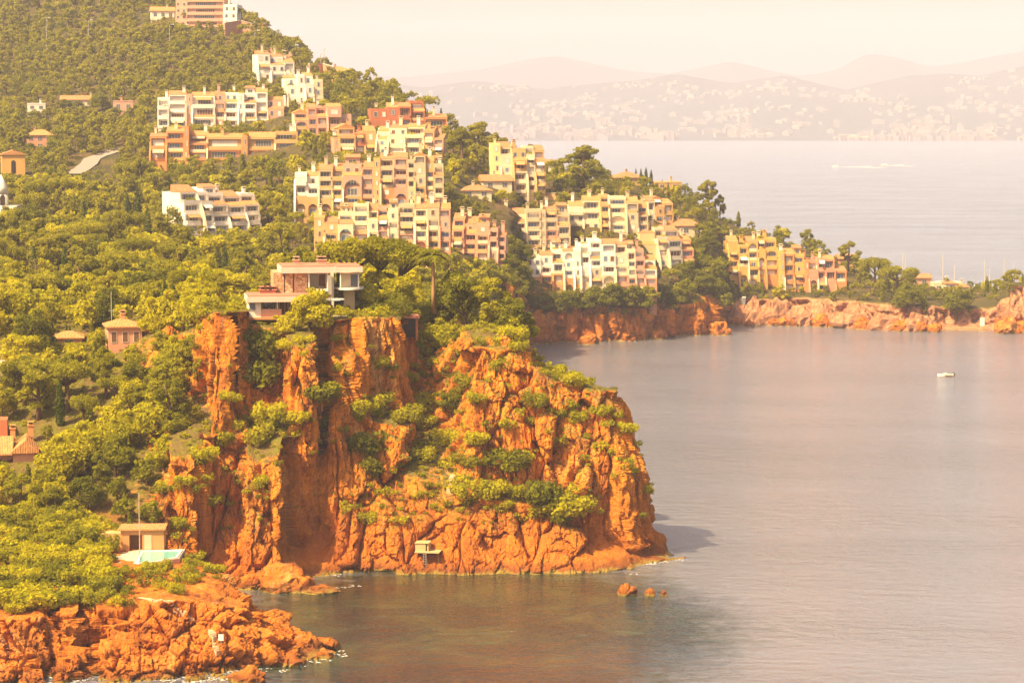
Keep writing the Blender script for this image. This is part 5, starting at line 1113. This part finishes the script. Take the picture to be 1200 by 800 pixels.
for px, py, hp, kd in ((603,300,24,'hilloak'),(612,312,26,'oak'),(607,330,26,'hilloak'),(618,345,26,'oak'),(597,322,26,'hilloak'),(605,350,28,'hilloak'),(590,335,26,'pine'),(575,330,26,'hilloak'),(560,325,24,'hilloak'),(615,362,22,'oak')):
    plant_px(kd, px, py, hp, 'leafy tree on the steep slope between the pink stepped flats and the white row', 'trees between the pink stepped flats and the white row', 1.2, 'C')
for px, py, hp, kd in ((806,330,26,'hilloak'),(818,318,28,'oak'),(828,300,28,'hilloak'),(836,330,30,'hilloak'),(824,345,28,'oak'),(808,352,24,'hilloak'),(842,350,26,'oak'),(833,285,26,'hilloak'),(820,285,24,'pine'),(845,318,24,'hilloak'),(812,300,22,'oak')):
    plant_px(kd, px, py, hp, 'dark tree in the hollow between the grey block and the orange flats', 'trees in the hollow left of the orange flats', 1.25, 'C')
for px, py, hp, kd in ((38,146,18,'hilloak'),(52,144,16,'hillpine'),(76,133,17,'hilloak'),(92,132,14,'hilloak'),(109,133,16,'hillpine'),(120,130,22,'hilloak'),(137,140,14,'hilloak'),(152,141,16,'hillpine'),(36,182,15,'hilloak'),(62,184,24,'hilloak'),(28,178,26,'hillpine'),(68,172,26,'hilloak')):
    plant_px(kd, px, py, hp, 'shady tree growing close to one of the small houses on the far left slope', 'trees close to the small houses on the far left slope', 1.2, 'C')
# clipped hedges
def hedge(P, L, h, d, rz, label):
    R = np.random.default_rng(5 + int(L * 10)); n = int((2 * L * h + L * d + 2 * d * h) * 30); p = np.zeros((n, 3)); nn = np.zeros((n, 3)); f = R.choice(4, n, p=np.array([L*h, L*d, d*h, d*h]) / (L*h + L*d + 2*d*h)); a, b = R.random(n), R.random(n)
    p[:, 0] = np.where(f < 2, a * L - L/2, np.where(f == 2, -L/2, L/2)); p[:, 1] = np.where(f == 0, 0, np.where(f == 1, b * d, a * d)); p[:, 2] = np.where(f == 1, h, b * h)
    nn[f == 0] = (0, -1, 0); nn[f == 1] = (0, 0, 1); nn[f == 2] = (-1, 0, 0); nn[f == 3] = (1, 0, 0); p += R.normal(size=(n, 3)) * .09; nn += .7 * R.normal(size=(n, 3)); nn /= np.linalg.norm(nn, axis=1, keepdims=True)
    u = np.cross(nn, R.normal(size=(n, 3))); u /= np.linalg.norm(u, axis=1, keepdims=True); v = np.cross(nn, u); s = .3
    V = np.stack([p - u*s*.5, p - v*s*.35, p + u*s*.5, p + v*s*.35], 1).reshape(-1, 3)
    o = empty('hedge', P, rz); tag(o, label, 'hedge'); link(bpy.data.objects.new('foliage', np_mesh('hedge_leaves', V, np.arange(4*n).reshape(n, 4), [L_LIME])), o); m = MB(); m.box(-L/2+.15, L/2-.15, .15, d-.15, -1.5, h-.2); m.build('twigs', BARK, o)
hedge(at(64, 424, 400), 13, 3.0, 1.4, rad(3), 'long tall clipped hedge before the orange garden roof'); hedge(at(28, 404, 414), 6.5, 3.0, 1.4, rad(2), 'square topped hedge behind the pale forecourt'); hedge(at(8, 400, 416), 6, 1.6, 1.4, rad(2), 'lower hedge at the left edge behind the forecourt')

# --- scatter
def hidden(P, h):
    v = Vector((P[0], P[1], P[2] + h * .8)) - CAM; d = v.length; t = BV['all'].ray_cast(CAM, v.normalized(), d - 3)
    return t[0] is not None
def blocks(px, py, top, rpx, D, soft=.22):
    for (a, b, c, d, Db) in RECTS:
        if px + rpx > a and px - rpx < c and top < d - (d - b) * soft and py > b + 2 and D < Db + 16: return True
    return False
def scatter(S, n, rmin, seed, test, rad_px=3.0):
    """random spots on a sheet, area-weighted"""
    R = np.random.default_rng(seed); a = S[:-1, :-1]; b = S[:-1, 1:]; c = S[1:, :-1]; nr = np.cross(b - a, c - a); ar = np.linalg.norm(nr, axis=2).ravel()
    k = R.choice(len(ar), n, p=ar / ar.sum()); i, j = np.divmod(k, S.shape[1] - 1); u, v = R.random((n, 1)), R.random((n, 1)); P = a[i, j] + u * (b - a)[i, j] + v * (c - a)[i, j]; N = nr[i, j] / (np.linalg.norm(nr[i, j], axis=1, keepdims=True) + 1e-9)
    Q = proj(P); out = []; g = {}
    for p, q, m in zip(P, Q, np.abs(N[:, 2])):
        r = test(p, q, m)
        if not r: continue
        cx_, cy_ = int(p[0] // 8), int(p[1] // 8)
        if any((p[0]-o[0])**2 + (p[1]-o[1])**2 < (rmin * (r + o[2]) * .5) ** 2 for ax in (-1,0,1) for ay in (-1,0,1) for o in g.get((cx_+ax, cy_+ay), ())): continue
        g.setdefault((cx_, cy_), []).append((p[0], p[1], r)); out.append((p, q, r))
    return out
def inframe(q, h=20): return -25 < q[0] < 1225 and q[1] > -10 and q[1] - h < 830
trees = []   # P, q, h, kind, zone
def zoneA(q):
    if q[0] > 330: return 'on the cliff top behind the villa'
    if q[1] > 560: return 'on the low slope left of the big cliff'
    if q[1] > 450: return 'on the slope between the pink house and the cliff'
    return 'on the slope round the garden villa'
def testA(p, q, nz):
    if p[2] < 4 or nz < .35 or not inframe(q, 60): return 0
    if q[0] > 330 and q[1] > 372 : return 0
    if 236 < q[0] < 300 and q[1] > 360: return 0
    if q[0] > 205 and q[1] > 470: return 0
    if 300 <= q[0] and q[1] > 366: return 0
    if q[0] > 480: return 0
    if q[0] < 40 and 395 < q[1] < 445: return 0
    return 1
for p, q, r in scatter(SA, 12000, 3.7, 5, testA):
    kind = RV.choice(['oak', 'oak', 'lime', 'lime', 'pine', 'pine', 'pine', 'umbrella', 'cypress']) if q[1] > 440 else RV.choice(['lime', 'lime', 'oak', 'pine', 'lime', 'umbrella', 'cypress'])
    h = RV.choice([RV.uniform(3.4, 5.5), RV.uniform(5, 8.6)]) * (1.1 if kind == 'pine' else 1); m = FPX / p[1]
    if q[0] > 300: h *= .8
    if q[1] > 600 and q[0] > 120: h = min(h, 3.5)
    for f_ in (1, .62, .38):
        if not blocks(q[0], q[1], q[1] - h * f_ * m, h * f_ * .4 * m, p[1]): break
    h *= f_
    if blocks(q[0], q[1], q[1] - h * m, h * .4 * m, p[1]) or not free(p[0], p[1], .6) or hidden(p, h): continue
    trees.append((p, q, h, kind, zoneA(q)))
def zoneC(q):
    x, y = q[0], q[1]
    if x > 995: return 'on the low shore by the marina'
    if x > 830: return 'above the orange flats by the cove'
    if x > 590: return 'between the pale flats on the seaward slope' if y > 235 else 'on the ridge above the bay'
    if x > 330: return 'between the ochre and cream apartment blocks' if y > 205 else 'on the upper slope below the crest'
    if y > 290: return 'in the wood behind the garden villa'
    if y > 205: return 'in the valley wood left of the white terraced house'
    if y > 150: return 'near the road and orange flats on the left slope'
    return 'in the high wood of the upper left slope'
def testC(p, q, nz):
    if p[2] < 3 or nz < .06 or not inframe(q, 40): return 0
    if q[0] > 850 and q[1] > (354 if q[0] < 1010 else 370 if q[0] < 1122 else 350): return 0
    if 600 < q[0] < 850 and q[1] > 372: return 0
    if q[0] > 1130 and q[1] > 356: return 0
    return 1
hill_t = []
for p, q, r in scatter(SC, 60000, 5.5, 6, testC):
    x, y = q[0], q[1]
    if y < 130 or (x < 200 and y < 215): kind = RV.choice(['hillpine', 'hillpine', 'hillpine', 'hillpine', 'hilloak', 'umbrella', 'pine'])
    elif x > 590: kind = RV.choice(['hilloak', 'hilloak', 'hillpine', 'pine', 'lime', 'umbrella', 'cypress'])
    else: kind = RV.choice(['hilloak', 'hillpine', 'hillpine', 'lime', 'pine', 'umbrella', 'lime', 'cypress'])
    h = RV.uniform(4.4, 11) * (.8 if kind in ('lime', 'hilloak') else 1); m = FPX / p[1]
    if x > 850: h *= .62
    elif x > 590: h *= .72
    if 330 < x < 590 and 150 < y < 320: h *= .75
    if blocks(x, y, y - h * m, h * .36 * m, p[1]) and not blocks(x, y, y - h * .55 * m, h * .2 * m, p[1]): h *= .55
    if blocks(x, y, y - h * m, h * .36 * m, p[1]):
        h = RV.uniform(1.6, 2.6)
        if blocks(x, y, y - h * m, h * .36 * m, p[1], .15): continue
        kind = 'limeshrub' if RV.random() < .4 else 'shrub'
        if RV.random() < .4: continue
    if not free(p[0], p[1], 1.2) or hidden(p, h): continue
    hill_t.append((p, q, h, kind, zoneC(q)))
allt = trees + hill_t
big = [t for t in allt if t[3] not in ('shrub', 'limeshrub')]; small = [t for t in allt if t[3] in ('shrub', 'limeshrub')]
big.sort(key=lambda t: -t[2] / t[0][1])
DESC = {'umbrella': 'flat topped umbrella pine', 'cypress': 'narrow dark cypress', 'oak': 'dark green bushy broadleaf tree', 'lime': 'bright yellow green leafy tree', 'pine': 'light green pine', 'hillpine': 'dusty olive green pine', 'hilloak': 'dark rounded tree', 'shrub': 'small olive green shrub', 'limeshrub': 'small bright green shrub', 'darkshrub': 'small dark green shrub'}
for (p, q, h, kind, zone) in big[:285]: plant(kind, p, h, f'{DESC[kind]} {zone}', f'{DESC[kind]}s {zone}', RV.uniform(.85, 1.2))
def merged(name, items, nleaf, size):
    Vs = []; Fs = []; Ms = []; b = 0; mats = [L_OLD, L_OAK, L_LIME, L_PINE, BARK]; R = np.random.default_rng(99); cache = {}
    kd = {'umbrella': ('umbrella', 3, 9, 4.), 'cypress': ('cypress', 1, 7, .9), 'hillpine': ('pine', 0, 8.5, 3.2), 'hilloak': ('oak', 1, 7.5, 3.8), 'oak': ('oak', 1, 6, 3.1), 'lime': ('oak', 2, 5, 2.6), 'pine': ('pine', 3, 8, 2.9), 'shrub': ('shrub', 3, 1.5, 1.3), 'limeshrub': ('shrub', 2, 1.5, 1.3), 'darkshrub': ('shrub', 1, 1.5, 1.3)}
    for (p, q, h, kind, *_) in items:
        k, mi_, H, r = kd[kind]; key = (kind, R.integers(6))
        if key not in cache: cache[key] = leaf_cloud(crown_blobs(k, H, r, R), nleaf, size, R)
        V, F = cache[key]; a = R.random() * 6.28; s = h / H; w = s * (.85 + .35 * R.random()); c, sn = math.cos(a), math.sin(a)
        X_ = np.stack([(V[:, 0] * c - V[:, 1] * sn) * w + p[0], (V[:, 0] * sn + V[:, 1] * c) * w + p[1], V[:, 2] * s + p[2] - .05], -1)
        Vs.append(X_); Fs.append(F + b); Ms.append(np.full(len(F), mi_)); b += len(V)
        if k != 'shrub':
            t_ = .16 * s * 1.4; g = np.array([(-1,-1,-1),(1,-1,-1),(1,1,-1),(-1,1,-1),(-.6,-.6,1),(.6,-.6,1),(.6,.6,1),(-.6,.6,1)]) * [t_, t_, h * .26] + p + [0, 0, h * .22]
            Vs.append(g); Fs.append(np.array([(0,1,5,4),(1,2,6,5),(2,3,7,6),(3,0,4,7)]) + b); Ms.append(np.full(4, 4)); b += 8
    return link(bpy.data.objects.new(name, np_mesh(name, np.concatenate(Vs), np.concatenate(Fs), mats, np.concatenate(Ms))))
if len(big) > 285: tag(merged('hillside_wood', big[285:], 620, .80), kind='stuff')
# --- shrubs on the ledges of the cliff and on the foreground rock
shr = []
def zoneS(q):
    if q[1] > 610 and q[0] < 260: return 'on the foreground rock below the pool'
    if q[0] < 330: return 'on the wooded edge of the big cliff'
    if q[0] < 560: return 'on the green ledge in the middle of the cliff'
    return 'on the right hand face of the cliff'
dens = lambda p, f, s: vnoise(np.array([p * f]), s)[0]
def testS(p, q, nz):
    if not inframe(q, 15) or p[2] < 6 or q[0] < 190 or q[0] > 770: return 0
    inG = 395 < q[0] < 600 and 430 < q[1] < 600
    if nz < (.24 if inG else .30): return 0
    if dens(p, .16, 8) < (-2 if inG else .0) and q[1] > 372: return 0
    return 1
for p, q, r in scatter(SA, 22000, 1.15, 15, testS):
    if hidden(p, 1) or not free(p[0], p[1], .3): continue
    h = RV.choice([.6, .7, .8, 1.0, 1.3, 1.9]) * RV.uniform(.9, 1.25)
    if blocks(q[0], q[1], q[1] - h * 8, h * 7, p[1], .05): continue
    shr.append((p, q, h, RV.choice(['shrub', 'limeshrub', 'limeshrub', 'limeshrub']), zoneS(q)))
for px, py, hp, kd in ((592,548,30,'darkshrub'),(604,550,24,'limeshrub'),(630,588,34,'darkshrub'),(664,606,34,'limeshrub'),(578,584,24,'limeshrub'),(546,582,26,'limeshrub'),(430,532,32,'darkshrub'),(438,556,26,'darkshrub'),(440,478,22,'limeshrub'),(420,486,22,'limeshrub'),(655,612,16,'shrub'),(672,452,18,'limeshrub'),(684,454,12,'limeshrub'),(602,400,22,'limeshrub'),(608,412,16,'limeshrub'),(480,492,22,'shrub'),(500,482,24,'limeshrub'),(375,470,26,'darkshrub'),(398,402,14,'limeshrub'),(300,450,40,'darkshrub'),(306,420,44,'darkshrub'),(316,500,34,'limeshrub'),(300,520,26,'shrub'),(330,500,26,'limeshrub'),(420,520,16,'limeshrub'),(548,545,18,'shrub'),(520,520,18,'limeshrub'),(560,520,14,'limeshrub'),(700,585,8,'shrub'),(375,500,18,'limeshrub'),(556,403,11,'limeshrub'),(566,404,8,'shrub'),(582,404,12,'limeshrub'),(602,406,10,'limeshrub'),(536,400,12,'darkshrub'),(262,520,18,'limeshrub'),(240,540,20,'limeshrub')):
    P = ground(px, py, 'A'); shr.append((P, proj(P), hp * P[1] / FPX, kd, zoneS((px, py))))
def testB(p, q, nz):
    if not inframe(q, 15) or p[2] < 5.2 or nz < .35: return 0
    lim = 712 if q[0] < 150 else 694 if q[0] < 215 else 680
    if q[1] > lim + 8 * dens(p, .3, 3) or q[0] > 262: return 0
    if 128 < q[0] < 212 and q[1] < 668: return 0
    return 1
for p, q, r in scatter(SB, 8000, 1.4, 16, testB):
    h = RV.uniform(1.1, 2.6) * (1.0 if q[0] < 130 else .62); shr.append((p, q, h, RV.choice(['limeshrub', 'limeshrub', 'shrub', 'darkshrub']), zoneS((q[0], max(q[1], 611)))))
shr += small
for (x, y, z, lb) in ROOFS[::2][:75]:
    sw = lb.split(',')[0].split()[:5]
    while sw[-1] in ('with', 'a', 'an', 'of', 'and', 'the', 'one', 'its'): sw.pop()
    sh_ = ' '.join(sw); plant(RV.choice(['limeshrub', 'darkshrub']), (x, y, z), RV.uniform(.8, 1.7), f'green planting on a roof terrace of the {sh_}', f'plants on the roof terraces of the {sh_}')
shr.sort(key=lambda t: -t[2] / t[0][1])
for (p, q, h, kind, zone) in shr[:295]: plant(kind, p, h, f'{DESC[kind]} {zone}', f'{DESC[kind]}s {zone}', RV.uniform(.85, 1.3))
# low scrub too small and too many to count
scr = list(shr[295:])
def testT(p, q, nz):
    if not inframe(q, 5) or p[2] < 6.5 or nz < .5: return 0
    return 1 if (dens(p, .22, 12) > -.45 and q[1] > 360) else 0
for p, q, r in scatter(SA, 24000, 1.0, 25, testT):
    if not hidden(p, .5): scr.append((p, q, RV.uniform(.25, .6), RV.choice(['shrub', 'limeshrub'])))
for p, q, r in scatter(SC, 30000, 3.2, 26, lambda p, q, nz: 1 if (inframe(q, 10) and p[2] > 3 and nz > .06 and not (q[0] > 600 and q[1] > (374 if q[0] < 850 else 352))) else 0):
    h = RV.uniform(.8, 1.9)
    if not blocks(q[0], q[1], q[1] - h * 3.5, 3, p[1], .32) and not hidden(p, h): scr.append((p, q, h, RV.choice(['shrub', 'limeshrub', 'darkshrub'])))
print('TREES', len(trees), len(hill_t), 'SHRUBS', len(shr), 'SCRUB', len(scr))
tag(merged('low_scrub', scr, 150, .42), kind='stuff')
# ------------------------------------------------------------------ air, sky, sun, camera
hz = MB(); hz.box(-9050, 9050, -450, 14100, -6, 620)
vt = NT('haze_air'); vp = vt.n('ShaderNodeVolumePrincipled'); vt.set(vp, 'Density', HAZE); vt.set(vp, 'Color', HAZE_C); vt.set(vp, 'Anisotropy', 0.0)
vt.t.links.new(vp.outputs[0], vt.out.inputs['Volume'])
ho = hz.build('haze', vt.mat); tag(ho, kind='stuff')

SUN_AZ, SUN_EL = math.radians(231.0), math.radians(50)
tosun = Vector((math.cos(SUN_EL) * math.sin(SUN_AZ), math.cos(SUN_EL) * math.cos(SUN_AZ), math.sin(SUN_EL)))
sl = bpy.data.lights.new('sun', 'SUN'); sl.energy = SUN_E; sl.angle = math.radians(.6); sl.color = SUN_C
so_ = link(bpy.data.objects.new('sun', sl)); so_.rotation_euler = (-tosun).to_track_quat('-Z', 'Y').to_euler(); so_.location = (-300, -200, 400)
w = bpy.data.worlds.new('World'); scene.world = w; w.use_nodes = True; nt = w.node_tree
bg = nt.nodes['Background']; sk = nt.nodes.new('ShaderNodeTexSky'); sk.sky_type = 'NISHITA'; sk.sun_disc = False
sk.sun_elevation = SUN_EL; sk.sun_rotation = SUN_AZ; sk.air_density = 1.0; sk.dust_density = 4.0; sk.ozone_density = .4
mx = nt.nodes.new('ShaderNodeMix'); mx.data_type = 'RGBA'; mx.blend_type = 'MULTIPLY'; mx.inputs[0].default_value = 1
mx.inputs[7].default_value = (*SKY_T, 1); nt.links.new(sk.outputs[0], mx.inputs[6]); nt.links.new(mx.outputs[2], bg.inputs[0])
bg.inputs[1].default_value = SKY_S

cam = bpy.data.cameras.new('camera'); cam.sensor_width = 36; cam.lens = FPX / 1200 * 36; cam.clip_start = 1; cam.clip_end = 40000
co = link(bpy.data.objects.new('camera', cam)); co.location = (0, 0, CAMZ); co.rotation_euler = (math.pi / 2 - PITCH, 0, 0)
scene.camera = co
vs = scene.view_settings; vs.view_transform = 'Standard'; vs.look = 'None'; vs.exposure = EXPO; vs.gamma = 1; vs.use_curve_mapping = False
scene.render.engine = 'CYCLES'; cy = scene.cycles
cy.max_bounces = 6; cy.diffuse_bounces = 3; cy.glossy_bounces = 2; cy.transmission_bounces = 2; cy.volume_bounces = 1; cy.transparent_max_bounces = 4
cy.use_denoising = True; cy.use_adaptive_sampling = True; cy.adaptive_threshold = .02; cy.sample_clamp_indirect = 4
cy.caustics_reflective = False; cy.caustics_refractive = False
